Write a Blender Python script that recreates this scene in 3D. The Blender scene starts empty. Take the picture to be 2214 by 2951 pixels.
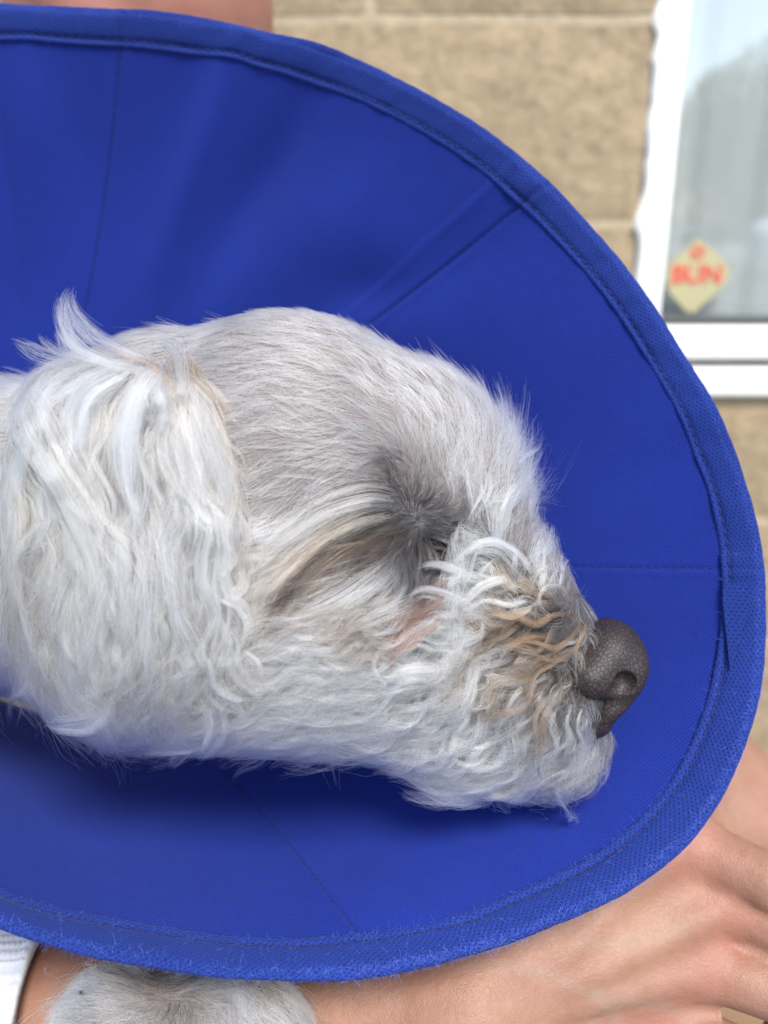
import bpy, math, random
import numpy as np
from mathutils import Vector, kdtree

# ------------------------------------------------------------------ camera, sky, sun, exposure
scene = bpy.context.scene
PITCH = math.radians(18.8)
FPX = 1900.0                      # focal length for a picture 1660 wide
CX, CY = 830.0, 1106.0
CAM = np.array([0.0, 0.0, 1.05])
sp, cp = math.sin(PITCH), math.cos(PITCH)
RIGHT = np.array([1.0, 0, 0]); UP = np.array([0, sp, cp]); BACK = np.array([0, -cp, sp])
cd = bpy.data.cameras.new('camera'); cam = bpy.data.objects.new('camera', cd)
scene.collection.objects.link(cam); scene.camera = cam
cam.location = CAM.tolist(); cam.rotation_euler = (math.pi/2-PITCH, 0, 0)
cd.sensor_fit = 'HORIZONTAL'; cd.sensor_width = 36; cd.lens = 36*FPX/1660
cd.clip_start = 0.02; cd.clip_end = 600
cd.dof.use_dof = True; cd.dof.focus_distance = 0.335; cd.dof.aperture_fstop = 7.2
SUN_EL, SUN_AZ = math.radians(53), math.radians(163)     # azimuth clockwise from +Y: behind the camera, a little right
world = bpy.data.worlds.new('World'); scene.world = world; world.use_nodes = True
wn = world.node_tree; wn.nodes.clear()
sky = wn.nodes.new('ShaderNodeTexSky'); sky.sky_type = 'NISHITA'; sky.sun_disc = False
sky.sun_elevation = SUN_EL; sky.sun_rotation = SUN_AZ
sky.air_density = 1.0; sky.dust_density = 0.7; sky.ozone_density = 1.0
bg = wn.nodes.new('ShaderNodeBackground'); bg.inputs['Strength'].default_value = 0.15
wo = wn.nodes.new('ShaderNodeOutputWorld')
wn.links.new(sky.outputs[0], bg.inputs[0]); wn.links.new(bg.outputs[0], wo.inputs[0])
sd = bpy.data.lights.new('sun', 'SUN'); sd.energy = 3.0; sd.angle = math.radians(20); sd.color = (1, 0.93, 0.82)
sun = bpy.data.objects.new('sun', sd); scene.collection.objects.link(sun)
sdir = Vector((math.sin(SUN_AZ)*math.cos(SUN_EL), math.cos(SUN_AZ)*math.cos(SUN_EL), math.sin(SUN_EL)))
sun.rotation_euler = sdir.to_track_quat('Z', 'Y').to_euler()
scene.view_settings.view_transform = 'Standard'; scene.view_settings.look = 'None'
scene.view_settings.gamma = 1.0; scene.view_settings.exposure = 0.93
scene.view_settings.use_curve_mapping = False
scene.cycles.max_bounces = 10; scene.cycles.transparent_max_bounces = 24

rng = np.random.default_rng(7); random.seed(7)
D0 = 0.36                         # distance of the dog's mid-plane from the lens
PX = D0/FPX                       # metres per photo pixel there

# ------------------------------------------------------------------ helpers
def L(px, py, z=0.0):             # pixel + millimetres towards the lens -> metres in the head frame
    d = D0 - z*0.001
    return np.array([(px-CX)*d/FPX, -(py-CY)*d/FPX, -d])
def LA(a):
    a = np.asarray(a, float); d = D0 - a[..., 2]*0.001
    return np.stack([(a[..., 0]-CX)*d/FPX, -(a[..., 1]-CY)*d/FPX, -d], -1)
def W(p):                          # head frame -> world
    p = np.asarray(p, float)
    return CAM + p[..., 0:1]*RIGHT + p[..., 1:2]*UP + p[..., 2:3]*BACK
def W1(px, py, z=0.0): return W(L(px, py, z)[None])[0]
def pix(p):                        # head frame -> photo pixel
    d = -p[:, 2]
    return CX + p[:, 0]/d*FPX, CY - p[:, 1]/d*FPX
def unit(v): return v/np.maximum(np.linalg.norm(v, axis=-1, keepdims=True), 1e-9)
def sstep(a, b, x):
    t = np.clip((x-a)/(b-a), 0, 1); return t*t*(3-2*t)

def tag(o, label=None, cat=None, group=None, kind=None):
    if label: o['label'] = label
    if cat: o['category'] = cat
    if group: o['group'] = group
    if kind: o['kind'] = kind
    return o
def empty(name, loc, label=None, cat=None, group=None):
    o = bpy.data.objects.new(name, None); scene.collection.objects.link(o)
    o.location = [float(v) for v in loc]; o.empty_display_size = 0.03
    return tag(o, label, cat, group)
def base_of(parent):
    b = np.zeros(3)
    while parent is not None:
        b += np.array(parent.location); parent = parent.parent
    return b
def mesh_obj(name, verts, faces, mat, parent=None, smooth=True, origin=None):
    verts = np.asarray(verts, float)
    b = base_of(parent)
    if origin is not None: o_loc = np.asarray(origin, float)-b
    else: o_loc = np.zeros(3)
    v = verts - b - o_loc
    me = bpy.data.meshes.new(name)
    if isinstance(faces, np.ndarray):
        fa = faces
        k = fa.shape[1]
        me.vertices.add(len(v)); me.vertices.foreach_set('co', v.astype(np.float32).ravel())
        me.loops.add(fa.size); me.loops.foreach_set('vertex_index', fa.astype(np.int32).ravel())
        me.polygons.add(len(fa)); me.polygons.foreach_set('loop_start', np.arange(0, fa.size, k, dtype=np.int32))
        me.polygons.foreach_set('loop_total', np.full(len(fa), k, np.int32))
        me.update(calc_edges=True); me.validate()
    else:
        me.from_pydata(v.tolist(), [], [list(map(int, f)) for f in faces])
    if smooth: me.polygons.foreach_set('use_smooth', [True]*len(me.polygons))
    if mat: me.materials.append(mat)
    o = bpy.data.objects.new(name, me); scene.collection.objects.link(o)
    o.location = o_loc.tolist(); o.parent = parent
    return o
def set_uv(o, uv):                 # uv per vertex
    me = o.data; lay = me.uv_layers.new(name='UVMap')
    idx = np.empty(len(me.loops), np.int32); me.loops.foreach_get('vertex_index', idx)
    lay.data.foreach_set('uv', np.asarray(uv, np.float32)[idx].ravel())
def set_col(o, name, col):
    at = o.data.color_attributes.new(name, 'FLOAT_COLOR', 'POINT')
    c = np.ones((len(o.data.vertices), 4), np.float32); c[:, :3] = col
    at.data.foreach_set('color', c.ravel())
def box(c, s, rough=0.0, n=1):
    (x, y, z), (a, b, h) = c, (s[0]/2, s[1]/2, s[2]/2)
    v = np.array([(x+i*a, y+j*b, z+k*h) for k in (-1, 1) for j in (-1, 1) for i in (-1, 1)])
    f = [(0, 2, 3, 1), (4, 5, 7, 6), (0, 1, 5, 4), (2, 6, 7, 3), (0, 4, 6, 2), (1, 3, 7, 5)]
    return v, f
def bev_box(name, c, s, mat, parent, bev=0.003, origin=None, segs=2):
    v, f = box(c, s)
    o = mesh_obj(name, v, f, mat, parent, smooth=False, origin=origin)
    if bev > 0:
        m = o.modifiers.new('bevel', 'BEVEL'); m.width = bev; m.segments = segs; m.limit_method = 'NONE'
    return o
def grid_faces(nu, nv, wrap=False):
    i = np.arange(nu if wrap else nu-1); j = np.arange(nv-1)
    I, J = np.meshgrid(i, j, indexing='ij'); I2 = (I+1) % nu
    return np.stack([I*nv+J, I2*nv+J, I2*nv+J+1, I*nv+J+1], -1).reshape(-1, 4)
def tube(path, rad, n=8, closed=False, cap=True):
    path = np.asarray(path, float); m = len(path); rad = np.broadcast_to(rad, (m,))
    t = unit(np.gradient(path, axis=0)); ref = np.array([0.13, 0.21, 0.97])
    a = unit(np.cross(t, ref)); b = np.cross(t, a)
    th = np.linspace(0, 2*np.pi, n, endpoint=False)
    v = path[:, None]+rad[:, None, None]*(np.cos(th)[None, :, None]*a[:, None]+np.sin(th)[None, :, None]*b[:, None])
    f = [(i*n+j, i*n+(j+1) % n, (i+1)*n+(j+1) % n, (i+1)*n+j) for i in range(m-1) for j in range(n)]
    if cap: f += [tuple(range(n))[::-1], tuple(range((m-1)*n, m*n))]
    return v.reshape(-1, 3), f
class MB:
    def __init__(s): s.v = []; s.f = []; s.n = 0
    def add(s, v, f):
        s.v.append(np.asarray(v)); s.f += [tuple(int(i)+s.n for i in q) for q in f]; s.n += len(v)
    def build(s, name, mat, parent=None, smooth=True, origin=None):
        return mesh_obj(name, np.concatenate(s.v), s.f, mat, parent, smooth, origin)

# value noise (numpy)
_perm = rng.random((64, 64, 64))
def vnoise(p, scale):
    q = np.asarray(p)*scale; i = np.floor(q).astype(int); f = q-i; f = f*f*(3-2*f); r = 0
    for dx in (0, 1):
        for dy in (0, 1):
            for dz in (0, 1):
                w = (f[..., 0] if dx else 1-f[..., 0])*(f[..., 1] if dy else 1-f[..., 1])*(f[..., 2] if dz else 1-f[..., 2])
                r = r + w*_perm[(i[..., 0]+dx) & 63, (i[..., 1]+dy) & 63, (i[..., 2]+dz) & 63]
    return r*2-1
def catmull(P, n):
    P = np.asarray(P, float); m = len(P)
    Q = np.vstack([2*P[0]-P[1], P, 2*P[-1]-P[-2]])
    t = np.linspace(0, m-1, n); i = np.minimum(t.astype(int), m-2); f = (t-i)[:, None]
    a, b, c, d = Q[i], Q[i+1], Q[i+2], Q[i+3]
    return 0.5*((2*b)+(-a+c)*f+(2*a-5*b+4*c-d)*f*f+(-a+3*b-3*c+d)*f**3)
def catmull_closed(P, n):
    P = np.asarray(P, float); m = len(P)
    t = np.linspace(0, m, n, endpoint=False); i = t.astype(int); f = (t-i)[:, None]
    a, b, c, d = P[(i-1) % m], P[i % m], P[(i+1) % m], P[(i+2) % m]
    return 0.5*((2*b)+(-a+c)*f+(2*a-5*b+4*c-d)*f*f+(-a+3*b-3*c+d)*f**3)

# ------------------------------------------------------------------ signed distances and their surfaces
def ell(c, r, rot=0.0):            # c=(px,py,z mm)  r=(rx px, ry px, rz mm)  rot in the picture plane (deg, anticlockwise)
    C = L(*c); k = (D0-c[2]*0.001)/FPX; R = np.array([r[0]*k, r[1]*k, r[2]*0.001])
    ca, sa = math.cos(math.radians(rot)), math.sin(math.radians(rot))
    def f(p):
        q = p-C; x = ca*q[:, 0]+sa*q[:, 1]; y = -sa*q[:, 0]+ca*q[:, 1]
        q = np.stack([x, y, q[:, 2]], -1)
        k0 = np.linalg.norm(q/R, axis=1); k1 = np.linalg.norm(q/(R*R), axis=1)
        return k0*(k0-1)/np.maximum(k1, 1e-9)
    return f
def cone_m(A, B, ra, rb):          # tapered capsule in metres
    A = np.asarray(A, float); B = np.asarray(B, float); AB = B-A; l2 = AB@AB
    def f(p):
        t = np.clip((p-A)@AB/l2, 0, 1)
        return np.linalg.norm(p-A-t[:, None]*AB, axis=1)-(ra+(rb-ra)*t)
    return f
def rc(a, b, ra, rb):              # the same with pixel+mm ends and pixel radii
    ka = (D0-a[2]*0.001)/FPX; kb = (D0-b[2]*0.001)/FPX
    return cone_m(L(*a), L(*b), ra*ka, rb*kb)
def smin(a, b, k):
    h = np.clip(0.5+0.5*(b-a)/k, 0, 1); return b+(a-b)*h-k*h*(1-h)
def union(fs, k):
    def f(p):
        d = fs[0](p)
        for g in fs[1:]: d = smin(d, g(p), k)
        return d
    return f
def grad(f, p, e=4e-4):
    g = np.zeros_like(p)
    for s in ((1, -1, -1), (-1, -1, 1), (-1, 1, -1), (1, 1, 1)):
        s = np.array(s, float); g += s*f(p+s*e)[:, None]
    return unit(g)
def nets(f, lo, hi, h):
    lo = np.asarray(lo, float); hi = np.asarray(hi, float)
    n = np.ceil((hi-lo)/h).astype(int)+1
    ax = [lo[i]+h*np.arange(n[i]) for i in range(3)]
    V = np.empty(n, np.float32)
    YY, ZZ = np.meshgrid(ax[1], ax[2], indexing='ij'); yz = np.stack([YY.ravel(), ZZ.ravel()], -1)
    step = max(1, int(400000/len(yz)))
    for i in range(0, n[0], step):
        xs = ax[0][i:i+step]
        p = np.empty((len(xs), len(yz), 3)); p[:, :, 0] = xs[:, None]; p[:, :, 1:] = yz
        V[i:i+step] = f(p.reshape(-1, 3)).reshape(len(xs), n[1], n[2])
    S = V < 0
    c = sum(S[a:n[0]-1+a, b:n[1]-1+b, d:n[2]-1+d].astype(np.int8) for a in (0, 1) for b in (0, 1) for d in (0, 1))
    act = (c > 0) & (c < 8); idx = -np.ones(act.shape, np.int64); idx[act] = np.arange(act.sum())
    ijk = np.argwhere(act); acc = np.zeros((len(ijk), 3)); cnt = np.zeros(len(ijk))
    for a in range(3):
        o1, o2 = [x for x in range(3) if x != a]
        for u in (0, 1):
            for w in (0, 1):
                q = ijk.copy(); q[:, o1] += u; q[:, o2] += w; r = q.copy(); r[:, a] += 1
                va = V[q[:, 0], q[:, 1], q[:, 2]]; vb = V[r[:, 0], r[:, 1], r[:, 2]]
                m = (va < 0) != (vb < 0); t = np.where(m, va/np.where(m, va-vb, 1), 0)
                P = q.astype(float); P[:, a] += t
                acc[m] += P[m]; cnt[m] += 1
    verts = lo+h*acc/cnt[:, None]
    F = []
    for a in range(3):
        o1, o2 = (a+1) % 3, (a+2) % 3
        sl = [slice(0, n[i]-1) for i in range(3)]; sl[o1] = slice(1, n[o1]-1); sl[o2] = slice(1, n[o2]-1)
        sh = [slice(s.start, s.stop) for s in sl]; sh[a] = slice(1, n[a])
        A = S[tuple(sl)]; B = S[tuple(sh)]
        e = np.argwhere(A != B); off = np.zeros(3, int); off[o1] = 1; off[o2] = 1; e = e+off
        inside = S[e[:, 0], e[:, 1], e[:, 2]]
        def at(d1, d2):
            q = e.copy(); q[:, o1] -= d1; q[:, o2] -= d2; return idx[q[:, 0], q[:, 1], q[:, 2]]
        quad = np.stack([at(1, 1), at(0, 1), at(0, 0), at(1, 0)], -1)
        quad[~inside] = quad[~inside][:, ::-1]
        F.append(quad)
    F = np.concatenate(F); F = F[(F >= 0).all(1)]
    for _ in range(2):
        g = grad(f, verts, h*0.3); verts = verts-g*np.clip(f(verts), -h*0.5, h*0.5)[:, None]
    return verts, F

# ------------------------------------------------------------------ materials
def mat(name, base=(0.5, 0.5, 0.5), rough=0.6, **kw):
    m = bpy.data.materials.new(name); m.use_nodes = True
    b = m.node_tree.nodes['Principled BSDF']
    b.inputs['Base Color'].default_value = (*base, 1); b.inputs['Roughness'].default_value = rough
    for k, v in kw.items(): b.inputs[k.replace('_', ' ')].default_value = v
    return m
def N(m, t, **kw):
    n = m.node_tree.nodes.new(t)
    for k, v in kw.items():
        if hasattr(n, k) and k not in ('Scale',): setattr(n, k, v)
        else: n.inputs[k].default_value = v
    return n
def K(m, a, b): m.node_tree.links.new(a, b)
def bsdf(m): return m.node_tree.nodes['Principled BSDF']
def mix(m, fac, a, b, blend='MIX'):
    n = m.node_tree.nodes.new('ShaderNodeMix'); n.data_type = 'RGBA'; n.blend_type = blend
    for s, v in (('Factor', fac), ('A', a), ('B', b)):
        i = [x for x in n.inputs if x.name == s and (x.type == 'RGBA' if s != 'Factor' else x.type == 'VALUE')][0]
        if hasattr(v, 'is_output'): K(m, v, i)
        else: i.default_value = v if s == 'Factor' else (*v, 1)
    return [x for x in n.outputs if x.type == 'RGBA'][0]
def ramp(m, src, stops):
    n = m.node_tree.nodes.new('ShaderNodeValToRGB'); e = n.color_ramp.elements
    while len(e) < len(stops): e.new(0.5)
    for q, (p, c) in zip(e, stops): q.position = p; q.color = (*c, 1) if len(c) == 3 else c
    K(m, src, n.inputs[0]); return n.outputs[0]
def math_n(m, op, a, b=0.0, c=None):
    n = m.node_tree.nodes.new('ShaderNodeMath'); n.operation = op
    for i, v in enumerate((a, b) if c is None else (a, b, c)):
        if hasattr(v, 'is_output'): K(m, v, n.inputs[i])
        else: n.inputs[i].default_value = v
    return n.outputs[0]
def bump(m, h, strength=0.5, dist=0.001, normal=None):
    n = m.node_tree.nodes.new('ShaderNodeBump'); n.inputs['Strength'].default_value = strength
    n.inputs['Distance'].default_value = dist; K(m, h, n.inputs['Height'])
    if normal is not None: K(m, normal, n.inputs['Normal'])
    return n.outputs[0]
def noise(m, vec, scale, detail=4, rough=0.55):
    n = m.node_tree.nodes.new('ShaderNodeTexNoise'); n.inputs['Scale'].default_value = scale
    n.inputs['Detail'].default_value = detail; n.inputs['Roughness'].default_value = rough
    if vec is not None: K(m, vec, n.inputs['Vector'])
    return n.outputs['Fac']
def geo_pos(m): return N(m, 'ShaderNodeNewGeometry').outputs['Position']
def v3(m, sock, scale):
    n = m.node_tree.nodes.new('ShaderNodeMapping'); n.inputs['Scale'].default_value = scale
    K(m, sock, n.inputs['Vector']); return n.outputs[0]

def fabric(name, dark, light, dots=1.0, pitch=0.0016):
    m = mat(name, light, 0.85); b = bsdf(m)
    uv = N(m, 'ShaderNodeUVMap').outputs[0]
    sc = N(m, 'ShaderNodeVectorMath', operation='SCALE'); sc.inputs['Scale'].default_value = 1/pitch; K(m, uv, sc.inputs[0])
    sx = N(m, 'ShaderNodeSeparateXYZ'); K(m, sc.outputs[0], sx.inputs[0])
    # jitter, then a staggered lattice of pinholes
    nz = N(m, 'ShaderNodeTexNoise'); nz.inputs['Scale'].default_value = 0.55; nz.inputs['Detail'].default_value = 1; K(m, sc.outputs[0], nz.inputs['Vector'])
    j = math_n(m, 'MULTIPLY', math_n(m, 'SUBTRACT', nz.outputs['Fac'], 0.5), 0.9)
    row = math_n(m, 'FLOOR', math_n(m, 'MULTIPLY', sx.outputs[1], 1.2))
    odd = math_n(m, 'MULTIPLY', math_n(m, 'MODULO', math_n(m, 'ABSOLUTE', row), 2.0), 0.5)
    fx = math_n(m, 'SUBTRACT', math_n(m, 'FRACT', math_n(m, 'ADD', math_n(m, 'ADD', sx.outputs[0], odd), j)), 0.5)
    fy = math_n(m, 'SUBTRACT', math_n(m, 'FRACT', math_n(m, 'MULTIPLY', sx.outputs[1], 1.2)), 0.5)
    d = math_n(m, 'SQRT', math_n(m, 'ADD', math_n(m, 'MULTIPLY', math_n(m, 'MULTIPLY', fx, fx), 0.8), math_n(m, 'MULTIPLY', math_n(m, 'MULTIPLY', fy, fy), 1.5)))
    hole = N(m, 'ShaderNodeMapRange', interpolation_type='SMOOTHSTEP'); K(m, d, hole.inputs[0])
    hole.inputs[1].default_value = 0.12; hole.inputs[2].default_value = 0.36; hole.inputs[3].default_value = 0; hole.inputs[4].default_value = 1
    pos = geo_pos(m)
    n1 = noise(m, pos, 14, 3); n2 = noise(m, pos, 900, 3, 0.6); n3 = noise(m, pos, 160, 4, 0.7)
    holef = math_n(m, 'ADD', math_n(m, 'MULTIPLY', hole.outputs[0], 0.55*dots), 1-0.55*dots)
    col = mix(m, math_n(m, 'ADD', math_n(m, 'MULTIPLY', n1, 0.7), math_n(m, 'MULTIPLY', n3, 0.4)), dark, light)
    col = mix(m, holef, tuple(c*0.45 for c in dark), col)
    K(m, col, b.inputs['Base Color'])
    h = math_n(m, 'ADD', math_n(m, 'MULTIPLY', hole.outputs[0], 0.6*dots), math_n(m, 'MULTIPLY', n2, 0.5))
    h = math_n(m, 'ADD', h, math_n(m, 'MULTIPLY', n3, 0.6))
    K(m, bump(m, h, 0.7, 0.00035), b.inputs['Normal'])
    b.inputs['Sheen Weight'].default_value = 0.10; b.inputs['Sheen Roughness'].default_value = 0.5
    b.inputs['Sheen Tint'].default_value = (0.35, 0.45, 1, 1); b.inputs['Specular IOR Level'].default_value = 0.25
    return m
M_CONE = fabric('blue_fabric', (0.003, 0.012, 0.145), (0.007, 0.027, 0.265), 1.6)
M_HEM = fabric('blue_binding', (0.005, 0.017, 0.130), (0.011, 0.035, 0.235), 1.5, 0.0019)
M_THREAD = mat('thread', (0.004, 0.012, 0.10), 0.7)
M_FUZZ = mat('blue_fibre', (0.06, 0.13, 0.62), 0.8)

def skin(name, c1, c2, c3, sss=0.12):
    m = mat(name, c1, 0.5); b = bsdf(m); pos = geo_pos(m)
    a = noise(m, pos, 35, 5, 0.6); d = noise(m, pos, 110, 4, 0.6); e = noise(m, pos, 14, 2)
    col = mix(m, ramp(m, a, [(0.35, (0, 0, 0)), (0.68, (1, 1, 1))]), c1, c2)
    col = mix(m, math_n(m, 'MULTIPLY', ramp(m, e, [(0.5, (0, 0, 0)), (0.75, (1, 1, 1))]), 0.55), col, c3)
    col = mix(m, math_n(m, 'MULTIPLY', d, 0.22), col, c3)
    at = N(m, 'ShaderNodeAttribute', attribute_name='flush'); sx = N(m, 'ShaderNodeSeparateColor'); K(m, at.outputs['Color'], sx.inputs[0])
    col = mix(m, sx.outputs[0], col, (0.36, 0.12, 0.09)); col = mix(m, sx.outputs[1], col, (0.28, 0.20, 0.15))
    K(m, col, b.inputs['Base Color'])
    v = N(m, 'ShaderNodeTexVoronoi', feature='DISTANCE_TO_EDGE'); v.inputs['Scale'].default_value = 900; K(m, pos, v.inputs['Vector'])
    h = math_n(m, 'ADD', math_n(m, 'MULTIPLY', v.outputs['Distance'], 0.5), noise(m, pos, 260, 4))
    K(m, bump(m, h, 0.6, 0.0008), b.inputs['Normal'])
    b.inputs['Subsurface Weight'].default_value = sss; b.inputs['Subsurface Radius'].default_value = (0.006, 0.002, 0.001)
    b.inputs['Subsurface Scale'].default_value = 1.0; b.inputs['Specular IOR Level'].default_value = 0.4
    return m
M_SKIN = skin('skin', (0.33, 0.185, 0.125), (0.245, 0.125, 0.08), (0.27, 0.105, 0.08))
M_LIPS = skin('lips', (0.50, 0.20, 0.17), (0.42, 0.15, 0.14), (0.5, 0.2, 0.2))

def hair_mat(name, rough=0.35):
    m = bpy.data.materials.new(name); m.use_nodes = True; nt = m.node_tree; nt.nodes.clear()
    out = nt.nodes.new('ShaderNodeOutputMaterial')
    at = nt.nodes.new('ShaderNodeAttribute'); at.attribute_name = 'tint'
    h = nt.nodes.new('ShaderNodeBsdfHairPrincipled'); h.parametrization = 'COLOR'
    h.inputs['Roughness'].default_value = rough; h.inputs['Radial Roughness'].default_value = 0.55
    h.inputs['Coat'].default_value = 0.0; h.inputs['IOR'].default_value = 1.33; h.inputs['Random Roughness'].default_value = 0.2
    nt.links.new(at.outputs['Color'], h.inputs['Color']); nt.links.new(h.outputs[0], out.inputs[0])
    return m
M_HAIR = hair_mat('dog_hair')

def add_hair(name, P, R, C, m, parent):      # P (n,k,3) world, R (n,k), C (n,k,3)
    n, k = P.shape[:2]; b = base_of(parent)
    c = bpy.data.hair_curves.new(name); c.add_curves([k]*n)
    c.attributes['position'].data.foreach_set('vector', (P-b).astype(np.float32).ravel())
    ra = c.attributes.get('radius') or c.attributes.new('radius', 'FLOAT', 'POINT')
    ra.data.foreach_set('value', R.astype(np.float32).ravel())
    ta = c.attributes.new('tint', 'FLOAT_COLOR', 'POINT')
    cc = np.ones((n, k, 4), np.float32); cc[..., :3] = C; ta.data.foreach_set('color', cc.ravel())
    c.materials.append(m)
    o = bpy.data.objects.new(name, c); scene.collection.objects.link(o); o.parent = parent
    o['kind'] = 'stuff'
    return o
# ================================================================== THE DOG
dog_base = W1(-500, 1500, -180)
DOG = empty('dog', dog_base, 'white and cream long-haired dog asleep in the blue cone, dark nose pointing right', 'dog')
S_HEAD = union([
    ell((615, 1005, 0), (345, 328, 47)),
    ell((866, 1000, -2), (222, 224, 38)), ell((370, 935, -6), (240, 218, 38)), ell((985, 1060, -2), (140, 160, 32)),
    rc((950, 1140, 0), (1255, 1450, 6), 185, 88),
    rc((800, 1330, 2), (350, 1290, -4), 262, 300),
    rc((840, 1450, 4), (1180, 1560, 6), 150, 92), rc((980, 1565, 0), (1212, 1628, -3), 104, 84), rc((1180, 1580, -4), (1268, 1592, -5), 72, 50),
    ell((1120, 1480, 9), (180, 105, 22), -25),
    rc((450, 1180, -6), (60, 1150, -40), 300, 310),
    rc((60, 1150, -40), (-350, 1120, -120), 310, 330)], 0.010)
S_TORSO = union([rc((-350, 1120, -120), (-600, 1500, -190), 330, 420), rc((-600, 1500, -190), (-500, 2300, -130), 430, 430)], 0.03)
S_LEG = union([rc((-500, 2600, -130), (150, 2980, -40), 300, 230), rc((150, 2980, -40), (440, 2640, 20), 220, 170), rc((440, 2640, 28), (500, 2280, 24), 160, 145), rc((520, 2245, 24), (310, 2250, 26), 130, 125),
               rc((310, 2250, 26), (232, 2200, 30), 115, 82)], 0.012)
def S_BODY0(p): return smin(S_HEAD(p), smin(S_TORSO(p), S_LEG(p), 0.02), 0.012)
eye_c = L(938, 1196, 33)
def S_BODY(p):
    d = S_BODY0(p); s = np.linalg.norm((p-eye_c)*np.array([0.8, 1.2, 1]), axis=1)-0.0065
    return -smin(-d, s, 0.004)                        # eye socket
EAR_P = [ell((245, 1075, 49), (222, 325, 8), 4), rc((385, 790, 32), (398, 860, 40), 20, 34), rc((398, 860, 43), (450, 1150, 50), 36, 38), rc((450, 1150, 50), (470, 1290, 49), 38, 24)]
S_EAR = union(EAR_P, 0.006)

lo = L(-1100, 2700, -250); hi = L(1500, 500, 60)
bv, bf = nets(S_BODY, (-0.42, -0.48, -0.68), (0.125, 0.13, -0.285), 0.0035)
def pigment(p):                                       # dark skin round the eye, lips and muzzle tip
    x, y = pix(p)
    g = np.exp(-(((x-880)/150)**2+((y-1150)/110)**2))+np.exp(-(((x-1180)/230)**2+((y-1420)/170)**2))+0.8*np.exp(-(((x-1000)/160)**2+((y-1300)/120)**2))
    g = g+0.5*np.exp(-(((x-640)/120)**2+((y-1330)/90)**2))+1.2*np.exp(-(((x-1265)/110)**2+((y-1500)/110)**2))
    return np.clip(g, 0, 1)
M_DSKIN = mat('dog_skin', (0.3, 0.25, 0.22), 0.6)
_a = N(M_DSKIN, 'ShaderNodeAttribute', attribute_name='pigment')
K(M_DSKIN, _a.outputs['Color'], bsdf(M_DSKIN).inputs['Base Color'])
K(M_DSKIN, bump(M_DSKIN, noise(M_DSKIN, geo_pos(M_DSKIN), 500, 3), 0.5, 0.001), bsdf(M_DSKIN).inputs['Normal'])
o = mesh_obj('body', W(bv), bf, M_DSKIN, DOG)
g = pigment(bv)[:, None]; set_col(o, 'pigment', (1-g)*np.array([0.14, 0.12, 0.115])+g*np.array([0.035, 0.032, 0.036]))

# nose leather
S_NOSE_ADD = union([ell((1308, 1418, 10), (80, 84, 17), -30), ell((1272, 1462, 19), (58, 50, 11), -12), ell((1352, 1458, 13), (40, 66, 13), -20),
                    ell((1314, 1530, 13), (26, 44, 9), -52), ell((1285, 1560, 10), (34, 34, 8), 0)], 0.0055)
NOS = [L(1352, 1478, 27), L(1338, 1500, 28), L(1316, 1520, 27)]
def S_NOSE(p):
    d = S_NOSE_ADD(p)
    a = cone_m(NOS[0], NOS[1], 0.0046, 0.0040)(p); b = cone_m(NOS[1], NOS[2], 0.0040, 0.0020)(p)
    c = cone_m(L(1262, 1524, 27), L(1320, 1520, 26), 0.0007, 0.0010)(p)
    return -smin(-d, smin(smin(a, b, 0.001), c, 0.001), 0.0012)
nv, nf = nets(S_NOSE, L(1190, 1620, -16)-0.004, L(1420, 1300, 44)+0.004, 0.00055)
M_NOSE = mat('nose_leather', (0.03, 0.026, 0.03), 0.5)
_p = geo_pos(M_NOSE)
_v = N(M_NOSE, 'ShaderNodeTexVoronoi', feature='DISTANCE_TO_EDGE'); _v.inputs['Scale'].default_value = 560
_nz = N(M_NOSE, 'ShaderNodeTexNoise'); _nz.inputs['Scale'].default_value = 200
_m = N(M_NOSE, 'ShaderNodeMix', data_type='VECTOR'); _m.inputs[0].default_value = 0.0016
K(M_NOSE, _p, _nz.inputs['Vector']); K(M_NOSE, _p, _m.inputs[4]); K(M_NOSE, _nz.outputs['Color'], _m.inputs[5]); K(M_NOSE, _m.outputs[1], _v.inputs['Vector'])
_e = N(M_NOSE, 'ShaderNodeMapRange', interpolation_type='SMOOTHSTEP'); K(M_NOSE, _v.outputs['Distance'], _e.inputs[0]); _e.inputs[1].default_value = 0.0; _e.inputs[2].default_value = 0.22
K(M_NOSE, mix(M_NOSE, _e.outputs[0], (0.012, 0.010, 0.012), mix(M_NOSE, noise(M_NOSE, _p, 90, 3), (0.024, 0.017, 0.018), (0.054, 0.036, 0.033))), bsdf(M_NOSE).inputs['Base Color'])
K(M_NOSE, bump(M_NOSE, math_n(M_NOSE, 'ADD', _e.outputs[0], math_n(M_NOSE, 'MULTIPLY', noise(M_NOSE, _p, 1400, 3), 0.25)), 0.32, 0.0003), bsdf(M_NOSE).inputs['Normal'])
bsdf(M_NOSE).inputs['Specular IOR Level'].default_value = 0.35
mesh_obj('nose', W(nv), nf, M_NOSE, DOG)

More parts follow.
